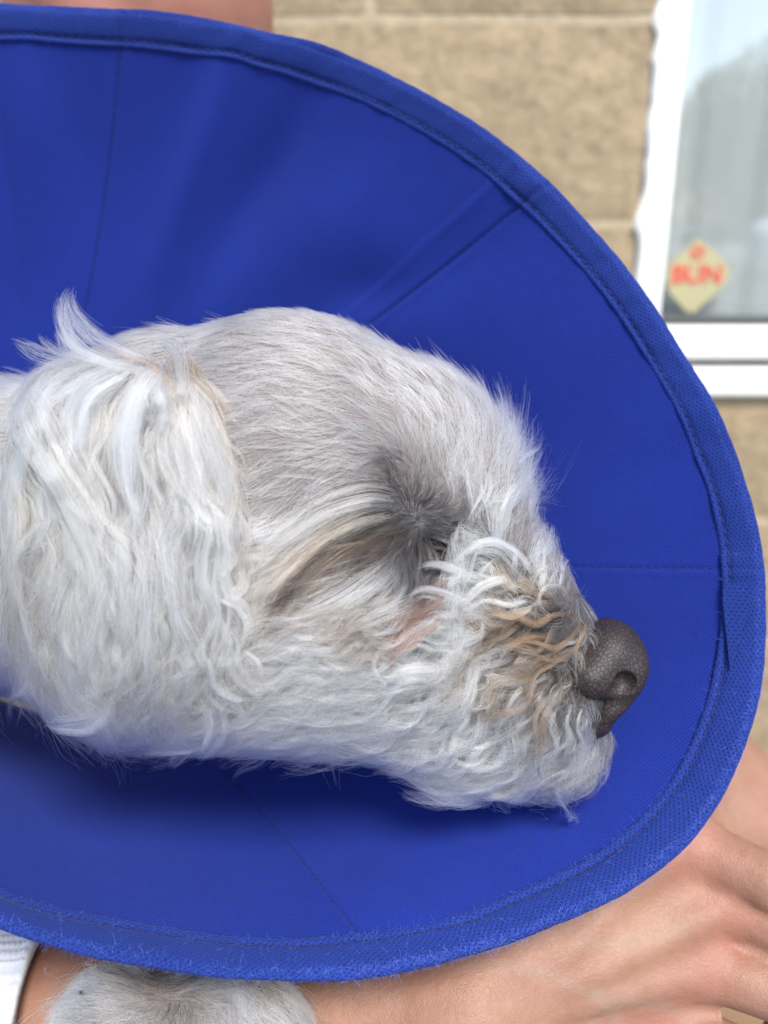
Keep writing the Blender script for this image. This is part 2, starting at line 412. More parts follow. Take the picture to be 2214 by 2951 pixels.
# closed eye: dark ball under lids
def ball(c, r, n=20, s=(1, 1, 1)):
    th = np.linspace(0, np.pi, n); ph = np.linspace(0, 2*np.pi, 2*n, endpoint=False)
    v = np.stack([np.sin(th)[None]*np.cos(ph)[:, None], np.sin(th)[None]*np.sin(ph)[:, None], np.cos(th)[None]+0*ph[:, None]], -1).reshape(-1, 3)
    return v*np.array(s)*r+c, grid_faces(2*n, n, True)
M_EYE = mat('eye', (0.012, 0.006, 0.006), 0.3)
v, f = ball(L(938, 1196, 30), 0.0062); mesh_obj('eye', W(v), f, M_EYE, DOG)
M_LID = mat('eyelid', (0.015, 0.009, 0.009), 0.7)
mb = MB()
for off, bow in ((-1, -9), (1, 8)):
    P = LA([(895+i*14, 1196+off*3+bow*math.sin(math.pi*i/6)*off*off, 37.5-0.35*(i-3)**2) for i in range(7)])
    v, f = tube(catmull(P, 20), 0.0011+0*np.linspace(0, 1, 20), 8); mb.add(W(v), f)
mb.build('eyelid', M_LID, DOG)

# ears
ev, ef = nets(S_EAR, L(60, 1440, 10)-0.005, L(540, 660, 62)+0.006, 0.0016)
M_EARS = mat('ear_skin', (0.22, 0.17, 0.14), 0.6)
EAR = mesh_obj('ear', W(ev), ef, M_EARS, DOG)
ev2 = ev.copy(); ev2[:, 2] = 2*(-D0)-ev2[:, 2]-0.004; ev2[:, 1] = ev2[:, 1]*0.65+0.028; ev2[:, 0] += 0.01
EAR2 = mesh_obj('ear', W(ev2), ef[:, ::-1], M_EARS, DOG)

# ------------------------------------------------------------------ fur
WH = (0.93, 0.925, 0.95); CR = (0.86, 0.775, 0.67); TN = (0.20, 0.125, 0.08); RB = (0.13, 0.082, 0.068); GY = (0.075, 0.066, 0.064); WW = (0.955, 0.945, 0.94)
# px, py, dx, dy, length px, lift, wave px, pigment at the root, colour
FACE = [
 (60, 800, -1, .15, 90, .15, 2, .15, WH), (20, 900, -1, .1, 100, .1, 4, .2, CR), (40, 1000, -.5, .8, 130, .12, 5, .2, CR), (40, 1200, -.4, .9, 160, .12, 6, .2, CR), (30, 1400, .1, 1, 170, .14, 9, .1, WH), (120, 1560, .5, .8, 150, .15, 10, .1, WH),
 (200, 760, -1, .1, 70, .2, 2, 0, WW), (300, 710, -1, .35, 60, .12, 1, 0, WW), (400, 680, -1, .25, 55, .1, 1, 0, WW), (480, 670, -1, .12, 55, .1, 1, .05, WW), (600, 670, -1, .0, 50, .1, 1, .05, WW), (700, 700, -1, -.2, 50, .1, 1, .1, WW), (800, 730, -1, -.4, 50, .12, 1, .1, WW), (900, 780, -.9, -.6, 50, .15, 1, .1, WW), (960, 820, -.7, -.75, 50, .2, 1, .05, WW),
 (500, 800, -1, .05, 60, .08, 1, .18, WH), (500, 900, -1, .25, 60, .08, 1, .22, WH), (480, 1000, -1, .35, 70, .08, 1, .22, WH), (600, 800, -1, -.08, 60, .08, 1, .18, WH), (620, 900, -1, .08, 62, .08, 1, .25, WH), (600, 1000, -1, .35, 65, .08, 1, .24, WH), (560, 1100, -.9, .5, 70, .08, 1, .24, WH),
 (700, 800, -1, -.25, 58, .08, 1, .2, WH), (720, 900, -1, -.12, 60, .08, 1, .26, WH), (700, 1000, -1, .15, 65, .08, 1, .26, WH), (680, 1080, -.9, .45, 75, .08, 1, .26, WH), (800, 850, -.9, -.5, 55, .1, 1, .2, WH), (800, 940, -.9, -.35, 58, .1, 1, .45, WH), (790, 1020, -1, .0, 65, .1, 1, .4, WH), (760, 1100, -.85, .5, 100, .12, 2, .5, CR),
 (870, 930, -.6, -.8, 55, .14, 1, .4, WH), (850, 1020, -.7, -.6, 50, .2, 2, .9, GY), (900, 1020, -.1, -1, 60, .22, 2, .75, WH), (850, 1080, -.95, -.1, 60, .25, 2, 1, GY), (880, 1100, -.3, -.6, 45, .3, 3, 1, GY),
 (940, 900, -.45, -.9, 60, .12, 1, .1, WW), (1000, 880, -.1, -1, 60, .14, 2, 0, WW), (960, 980, .0, -1, 75, .2, 2, .25, WW), (1040, 960, .35, -.9, 75, .2, 3, 0, WW), (1120, 960, .8, -.65, 80, .5, 4, 0, WW), (1150, 1040, .9, -.45, 75, .45, 4, 0, WW),
 (1000, 1050, .1, -1, 90, .18, 6, .05, WW), (980, 930, .0, -1, 70, .15, 2, 0, WW), (1040, 1020, .3, -1, 80, .25, 5, 0, WW), (1080, 1060, .35, -.95, 85, .25, 6, 0, WW), (920, 1090, .6, -.4, 50, .16, 3, .8, GY), (955, 1135, .95, -.1, 60, .14, 3, .85, GY), (1150, 1140, .6, -.8, 70, .35, 7, 0, WW), (1210, 1200, .8, -.6, 60, .4, 7, 0, CR), (1100, 1150, .2, -1, 90, .2, 8, .1, WW),
 (880, 1140, -.4, .3, 50, .14, 3, 1, GY), (800, 1140, -.9, .35, 90, .1, 3, 1, GY), (840, 1120, -.8, .1, 60, .12, 2, 1, GY), (740, 1172, -.88, .5, 120, .1, 3, .9, RB), (900, 1215, -.3, 1, 70, .12, 3, 1, GY), (970, 1225, -.3, .8, 40, .1, 3, 1, GY), (930, 1180, .2, .3, 30, .08, 2, 1, GY), (840, 1150, -.9, .4, 130, .14, 3, .9, TN), (760, 1180, -.85, .55, 170, .12, 3, .8, TN), (700, 1200, -.85, .55, 160, .1, 3, .5, CR), (680, 1260, -.75, .7, 150, .1, 3, .8, RB), (620, 1150, -.85, .5, 120, .1, 2, .35, WH), (600, 1260, -.8, .6, 130, .1, 3, .5, CR), (560, 1350, -.8, .6, 120, .1, 3, .5, WH), (520, 1250, -.8, .6, 110, .1, 3, .3, WH),
 (900, 1180, -.25, 1, 90, .14, 3, .8, GY), (850, 1220, -.45, .9, 110, .13, 4, .7, WH), (800, 1260, -.75, .7, 130, .14, 5, .5, CR), (930, 1250, -.4, .9, 90, .15, 6, .9, RB), (880, 1310, -.75, .65, 110, .15, 7, .7, TN), (960, 1190, .2, .9, 40, .12, 3, 1, RB),
 (760, 1340, -.95, .35, 140, .15, 5, .4, WH), (680, 1400, -.97, .25, 140, .14, 5, .4, WH), (800, 1420, -.9, .45, 140, .15, 6, .4, WH), (600, 1460, -.97, .2, 130, .12, 4, .4, WH), (720, 1500, -.9, .45, 140, .12, 5, .35, WH), (600, 1560, -.85, .5, 120, .12, 5, .1, WH), (450, 1600, -.7, .7, 120, .12, 8, .1, WH), (300, 1600, -.3, .9, 130, .15, 10, .1, WH),
 (1040, 1170, -.9, -.3, 120, .3, 12, .3, WW), (1100, 1220, -.95, -.25, 120, .3, 14, .3, WW), (1020, 1240, -1, .1, 120, .3, 12, .45, WW), (1180, 1250, .1, -.9, 60, .2, 9, 0, WW), (1240, 1270, .5, -.7, 45, .25, 6, 0, CR), (1180, 1300, -.95, -.2, 90, .25, 12, .35, CR), (1080, 1290, -1, .0, 120, .25, 13, .6, WH), (980, 1330, -1, .15, 130, .22, 12, .6, WH),
 (1270, 1320, .35, .7, 42, .2, 2, .8, WH), (1310, 1345, .5, .4, 26, .25, 2, .5, CR), (1240, 1330, -.3, .9, 60, .25, 8, 1, GY), (1200, 1350, -.85, .4, 90, .25, 12, 1, GY), (1120, 1360, -1, .15, 110, .25, 13, .9, WH), (1040, 1400, -1, .15, 120, .22, 12, .6, WH), (1210, 1410, -.9, .35, 100, .22, 12, 1, GY), (1130, 1440, -.9, .4, 110, .2, 12, .7, WH),
 (1220, 1480, -.75, .6, 80, .2, 9, 1, GY), (1160, 1510, -.65, .75, 110, .2, 11, .6, WH), (950, 1450, -.95, .3, 130, .18, 9, .55, WH), (1050, 1500, -.85, .5, 130, .2, 11, .4, WH), (900, 1530, -.9, .35, 150, .18, 9, .4, WH), (820, 1480, -.95, .2, 150, .14, 7, .5, WH), (800, 1590, -.9, .4, 140, .12, 7, .2, WH), (980, 1580, -.75, .65, 140, .18, 8, .35, WH),
 (1240, 1545, -.2, 1, 80, .16, 7, .8, WH), (1200, 1580, -.35, .95, 110, .16, 8, .35, WH), (1120, 1600, -.5, .85, 130, .16, 7, .3, WH), (1050, 1650, -.8, .5, 130, .16, 7, .3, WH), (1180, 1650, -.5, .85, 140, .25, 9, .2, WW), (900, 1640, -.95, .25, 140, .16, 7, .35, WH), (1290, 1600, -.1, 1, 90, .15, 6, .3, WW), (1330, 1590, .15, 1, 90, .2, 5, .1, WW), (1270, 1660, -.3, .95, 100, .3, 7, .1, WW),
]
EARF = [
 (360, 700, .2, 1, 90, .25, 8, .1, CR), (400, 740, .25, 1, 90, .25, 8, .1, CR), (400, 830, .2, 1, 90, .15, 5, .15, CR), (360, 780, -.3, .9, 90, .12, 4, .3, CR), (320, 800, -.8, .6, 180, .16, 3, .2, WH), (260, 820, -.75, .65, 200, .16, 3, .15, WH), (180, 820, -.7, .7, 200, .14, 3, .15, WH), (240, 900, -.35, .95, 220, .14, 4, .15, WH), (330, 880, -.25, 1, 220, .14, 4, .3, WH),
 (150, 950, -.1, 1, 220, .12, 4, .15, WH), (80, 950, .1, 1, 220, .12, 4, .3, CR), (200, 1020, .05, 1, 230, .12, 5, .15, WH), (300, 1020, .12, 1, 230, .12, 5, .25, WH), (380, 980, .28, .95, 200, .12, 5, .2, WH), (100, 1080, .35, .95, 230, .12, 5, .25, CR), (200, 1150, .25, 1, 230, .12, 5, .15, WH), (300, 1150, .12, 1, 230, .1, 5, .25, WH), (400, 1100, .18, .98, 200, .1, 5, .25, WH),
 (420, 930, .2, 1, 110, .2, 4, .05, CR), (440, 1050, .2, .98, 120, .2, 7, .05, CR), (480, 1150, .12, 1, 150, .16, 12, .05, CR), (500, 1260, .0, 1, 150, .16, 16, .1, CR), (540, 1250, -.9, 1, 130, .12, 16, .1, CR), (570, 1400, -1, .8, 120, .12, 16, .1, CR), (600, 1550, -1, .4, 110, .12, 10, .1, WH), (530, 1100, -.5, 1, 130, .12, 8, .1, WH), (100, 1200, -.25, 1, 180, .12, 6, .2, WH), (60, 1350, -.3, 1, 130, .12, 8, .2, WH), (200, 1280, -.1, 1, 180, .12, 6, .1, WH), (300, 1280, .1, 1, 180, .12, 6, .15, WH), (400, 1250, .02, 1, 200, .12, 6, .15, WH),
 (150, 1420, .0, 1, 100, .14, 9, .1, WH), (250, 1420, .0, 1, 115, .14, 9, .1, WH), (350, 1420, -.05, 1, 130, .14, 9, .1, WH), (450, 1400, .15, 1, 130, .16, 12, .1, WH), (500, 1450, .1, .98, 130, .16, 16, .1, CR), (300, 1550, -.05, 1, 110, .15, 12, .1, WH), (150, 1550, .2, 1, 80, .15, 12, .1, WH), (420, 1580, -.3, .9, 150, .15, 12, .1, WH),
]
def make_field(cp, x0=-400, x1=1700, y0=500, y1=2000, st=12, s=62):
    A = np.array([list(c[:8])+list(c[8]) for c in cp], float)
    gx = np.arange(x0, x1+st, st); gy = np.arange(y0, y1+st, st); X, Y = np.meshgrid(gx, gy, indexing='ij')
    d2 = (X[..., None]-A[:, 0])**2+(Y[..., None]-A[:, 1])**2
    w = 1/(d2+s*12)**2.3
    w /= w.sum(-1, keepdims=True)
    T = w@A[:, 2:]                                     # dx dy len lift wave pig r g b
    def f(x, y):
        u = np.clip((x-x0)/st, 0, len(gx)-1.001); v = np.clip((y-y0)/st, 0, len(gy)-1.001)
        i = u.astype(int); j = v.astype(int); a = (u-i)[:, None]; b = (v-j)[:, None]
        return T[i, j]*(1-a)*(1-b)+T[i+1, j]*a*(1-b)+T[i, j+1]*(1-a)*b+T[i+1, j+1]*a*b
    return f
F_FACE = make_field(FACE); F_EAR = make_field(EARF)

def roots_on(verts, faces, n, dens):                  # area-weighted random points, thinned by dens(p, normal)
    a, b, c, d = (verts[faces[:, i]] for i in range(4))
    ar = np.linalg.norm(np.cross(c-a, d-b), axis=1)/2
    cen = (a+b+c+d)/4; w = ar*dens(cen); cum = np.cumsum(w)
    k = np.searchsorted(cum, rng.random(n)*cum[-1]); k = np.minimum(k, len(faces)-1)
    u = rng.random((n, 1)); v = rng.random((n, 1))
    return (a[k]*(1-u)+b[k]*u)*(1-v)+(d[k]*(1-u)+c[k]*u)*v

def grow(sdf, roots, field, Kp, sgn_len=1.0, jitter=0.22, clump=((0.0022, 0.55), (0.006, 0.35)), rad=6.5e-5, lscale=1.0, wavelen=120, dark=(0.014, 0.013, 0.015), lvar=0.25, fly=0.03, swirl=1.0, cpow=1.15, cvar=0.27, mixc=None, wamp=1.0, lsc=1.0):
    n = len(roots)
    p = roots-grad(sdf, roots)*sdf(roots)[:, None]
    x, y = pix(p); A0 = field(x, y)
    cid = []
    for sp_, _ in clump:                                # clump guides
        cell = np.unique(np.floor(p/sp_+rng.random(3)).astype(int), axis=0, return_index=True)[1]
        kd = kdtree.KDTree(len(cell))
        for q, i in enumerate(cell): kd.insert(p[i], q)
        kd.balance(); cid.append((cell, np.array([kd.find(v)[1] for v in p.tolist()])))
    big = cid[-1][1]; small = cid[0][1]
    ln = A0[:, 2]*PX*lscale*(1+lvar*rng.normal(size=n)).clip(0.35, 1.7)
    ln *= (1+0.25*rng.normal(size=big.max()+1))[big].clip(0.6, 1.5)
    lift = lsc*A0[:, 3]*(1+0.45*rng.normal(size=small.max()+1))[small].clip(0.2, 2.5)*(1+0.25*rng.normal(size=n)).clip(0.3, 2)
    stray = rng.random(n) < fly; lift = np.where(stray, lift*2.5+0.1, lift)
    ang = jitter*rng.normal(size=n)*(1+stray*1.5)+0.22*rng.normal(size=big.max()+1)[big]+0.16*rng.normal(size=small.max()+1)[small]+swirl*(0.45*vnoise(p, 75)+0.3*vnoise(p+5, 190))
    P = np.empty((n, Kp, 3)); P[:, 0] = p; nrm0 = grad(sdf, p)
    ds = ln/(Kp-1); cur = p.copy(); nr = nrm0
    for k in range(1, Kp):
        x, y = pix(cur); A = field(x, y); dx, dy = A[:, 0], A[:, 1]
        ca, sa = np.cos(ang), np.sin(ang)
        d = np.stack([dx*ca-dy*sa, -(dx*sa+dy*ca), np.zeros(n)], -1)
        d = unit(d-nr*(d*nr).sum(1)[:, None])
        cur = cur+d*ds[:, None]
        t = k/(Kp-1); h = lift*ln*(t**1.1)*0.9+0.0002
        dist = sdf(cur); nr = grad(sdf, cur)
        cur = cur+nr*np.clip(h-dist, -0.55*ds, 1.2*ds)[:, None]
        P[:, k] = cur
    t = np.linspace(0, 1, Kp)
    for (cell, idx), (_, st) in zip(cid, clump):
        G = P[cell][idx]; ratio = (ln/np.maximum(ln[cell][idx], 1e-6)).clip(0.6, 1.3)
        w = (st*(0.75+0.35*rng.random(n)))[:, None]*(t[None]**cpow)
        P = P+(G-P)*w[..., None].clip(0, 0.97)
    # waves shared by a clump
    ph = (rng.random(big.max()+1)*6.28)[big]+(rng.normal(size=small.max()+1)*0.35)[small]
    amp = wamp*A0[:, 4]*PX*(0.7+0.6*rng.random(big.max()+1))[big]
    tang = unit(P[:, -1]-P[:, 0]); side = np.cross(tang, nrm0)
    s = t[None]*ln[:, None]/PX
    wv = np.sin(ph[:, None]+s*2*np.pi/wavelen)-np.sin(ph)[:, None]
    w2 = np.cos(ph[:, None]*1.3+s*2*np.pi/wavelen)-np.cos(ph*1.3)[:, None]
    env = np.minimum(t*1.6, 1)[None]*amp[:, None]
    P = P+side[:, None]*(wv*env)[..., None]+nrm0[:, None]*(w2*env*0.45)[..., None]
    P = P+(rng.normal(size=(n, 1, 3))*t[None, :, None]**1.5*0.00016)
    # colour: root pigment fades to the hair's own tint
    tint = A0[:, 6:9]*(1+0.07*rng.normal(size=(n, 1)))*(1+(0.07*rng.normal(size=big.max()+1))[big][:, None])*(1-np.abs(cvar*rng.normal(size=small.max()+1)).clip(0, .6)[small][:, None])
    if mixc is not None:
        gx_, gy_ = pix(p[cid[0][0]]); pr = np.exp(-(((gx_-1180)/110)**2+((gy_-1400)/105)**2)); sel = rng.random(len(pr)) < pr*mixc
        tc = np.array([TN, (0.40, 0.28, 0.19), CR])[rng.integers(0, 3, len(pr))]; tint = np.where(sel[small][:, None], tc[small], tint)
    br = (rng.random(small.max()+1) < 0.08)[small]; tint = np.where(br[:, None], tint*np.array([0.95, 0.84, 0.68]), tint)
    pig = A0[:, 5]*(0.5+1.0*rng.random(n)); dk = rng.random(n) < (A0[:, 5]-0.08)*0.34
    e = (0.15+0.55*pig)[:, None]
    m = sstep(0, 1, (t[None]/e).clip(0, 1)) if True else 0
    m = 1-(1-m)*np.clip(pig*1.3, 0, 1)[:, None]
    m = np.where(dk[:, None], m*0.2, m)
    C = np.array(dark)[None, None]*(1-m[..., None])+tint[:, None]*m[..., None]
    R = rad*(1-0.75*t**2)[None]*(0.8+0.4*rng.random((n, 1)))
    return P, R, C.clip(0.006, 0.97)

def not_nose(p):
    x, y = pix(p)
    q = ((x-1330)/76)**2+((y-1436)/82)**2
    q2 = ((x-1312)/34)**2+((y-1545)/38)**2
    return ((q > 1) & (q2 > 1)).astype(float)
def dens_face(p):
    x, y = pix(p)
    base = np.where(p[:, 2] > -D0-np.where(x < 200, 0.035, 0.006), 1.0, 0.22)*(x > -220)*(y < 1950)*(p[:, 2] > -0.47)
    eye = 1-np.exp(-(((x-938)/38)**2+((y-1200)/20)**2)*0.9)
    behind = np.where((x > 120) & (x < 400) & (y > 830) & (y < 1450) & (p[:, 2] > -D0), 0.25, 1)
    longer = np.where(((x > 1230) & (y > 1555)) | ((x > 1190) & (y > 1430)), 2.4, np.where((x > 1000) & (y < 1600), 0.8, 1.0))
    return base*not_nose(p)*eye*behind*longer
HF = 1.0
r = roots_on(bv, bf, int(88000*HF), dens_face)
x, y = pix(r); muz = (x > 925) & (y > 1120)
S_COAT = S_HEAD
P, R, C = grow(S_HEAD, r[~muz], F_FACE, 9, clump=((0.0018, 0.92), (0.0055, 0.35)), rad=5.6e-5, jitter=0.11, cpow=0.9, lscale=1.05, swirl=0.5, cvar=0.22)
add_hair('face_fur', W(P.reshape(-1, 3)).reshape(P.shape), R, C, M_HAIR, DOG)
rm = r[muz]; k_ = int(len(rm)*0.5)
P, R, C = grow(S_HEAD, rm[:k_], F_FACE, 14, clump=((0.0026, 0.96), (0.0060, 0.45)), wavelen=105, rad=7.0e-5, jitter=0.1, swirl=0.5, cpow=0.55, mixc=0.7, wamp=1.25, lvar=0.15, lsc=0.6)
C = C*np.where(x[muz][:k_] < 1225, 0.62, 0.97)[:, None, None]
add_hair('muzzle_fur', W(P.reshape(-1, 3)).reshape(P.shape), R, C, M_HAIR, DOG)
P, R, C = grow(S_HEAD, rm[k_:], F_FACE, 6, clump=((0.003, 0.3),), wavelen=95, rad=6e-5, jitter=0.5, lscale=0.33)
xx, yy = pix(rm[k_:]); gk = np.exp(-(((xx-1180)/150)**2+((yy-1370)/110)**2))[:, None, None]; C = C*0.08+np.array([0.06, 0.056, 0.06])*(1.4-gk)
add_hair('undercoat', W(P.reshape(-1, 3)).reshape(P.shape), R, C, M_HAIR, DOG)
# longer bundled hairs lying over the coat: muzzle and cheek
def dens_over(p):
    x, y = pix(p)
    return not_nose(p)*(x < 1215)*((y > 1260) | (x < 1090))*(p[:, 2] > -D0+0.0)*((x > 560) & (y > 1110) & (y < 1700))*np.where((x > 900) & (y > 1150), 1.0, 0.55)*(1-np.exp(-(((x-938)/45)**2+((y-1200)/35)**2)))
r = roots_on(bv, bf, 23000, dens_over)
P, R, C = grow(S_HEAD, r, F_FACE, 16, clump=((0.0046, 0.96), (0.011, 0.2)), wavelen=130, rad=7.5e-5, jitter=0.05, swirl=0.45, cpow=0.45, mixc=0.65, lsc=0.65, wamp=1.6, lscale=1.5, lvar=0.12, fly=0.0, cvar=0.12)
P = P+grad(S_HEAD, r)[:, None]*(0.0022*np.sin(np.linspace(0, 1, 16)*2.6))[None, :, None]
add_hair('muzzle_curls', W(P.reshape(-1, 3)).reshape(P.shape), R, C.clip(0.05, 1)*1.06, M_HAIR, DOG)
def S_BOTH(p): return smin(S_EAR(p), S_HEAD(p), 0.008)
def dens_ear(p):
    x, y = pix(p); return np.where(p[:, 2] > -D0+0.028, 1.0, 0.25)
r = roots_on(ev, ef, int(34000*HF), dens_ear)
Pe, Re, Ce = grow(S_BOTH, r, F_EAR, 16, clump=((0.0030, 0.85), (0.010, 0.5)), rad=6.4e-5, wavelen=280, jitter=0.07, fly=0.008, swirl=0.3, lscale=1.25, lsc=0.5, lvar=0.3, wamp=1.6, cvar=0.42)
Ce = Ce*np.array([0.67, 0.62, 0.60])
add_hair('ear_fur', W(Pe.reshape(-1, 3)).reshape(Pe.shape), Re, Ce, M_HAIR, EAR)
r = roots_on(ev, ef, 13000, lambda p: (p[:, 2] > -D0+0.046).astype(float))
P, R, C = grow(S_BOTH, r, F_EAR, 18, clump=((0.0050, 0.85), (0.012, 0.3)), rad=6.4e-5, wavelen=230, jitter=0.06, fly=0.0, swirl=0.35, lscale=1.15, lvar=0.3, cpow=0.8, cvar=0.12, wamp=1.9, lsc=0.6)
P = P+grad(S_EAR, r)[:, None]*(0.0025*np.sin(np.linspace(0, 1, 18)*2.7))[None, :, None]
add_hair('ear_tresses', W(P.reshape(-1, 3)).reshape(P.shape), R, (C*np.array([0.93, 0.905, 0.89])).clip(0.05, 0.93), M_HAIR, EAR)
sub = slice(0, len(Pe), 6); P2 = Pe[sub].copy(); P2[..., 2] = 2*(-D0)-P2[..., 2]-0.004; P2[..., 1] = P2[..., 1]*0.65+0.028; P2[..., 0] += 0.01
add_hair('ear_fur', W(P2.reshape(-1, 3)).reshape(P2.shape), Re[sub]*1.5, Ce[sub], M_HAIR, EAR2)

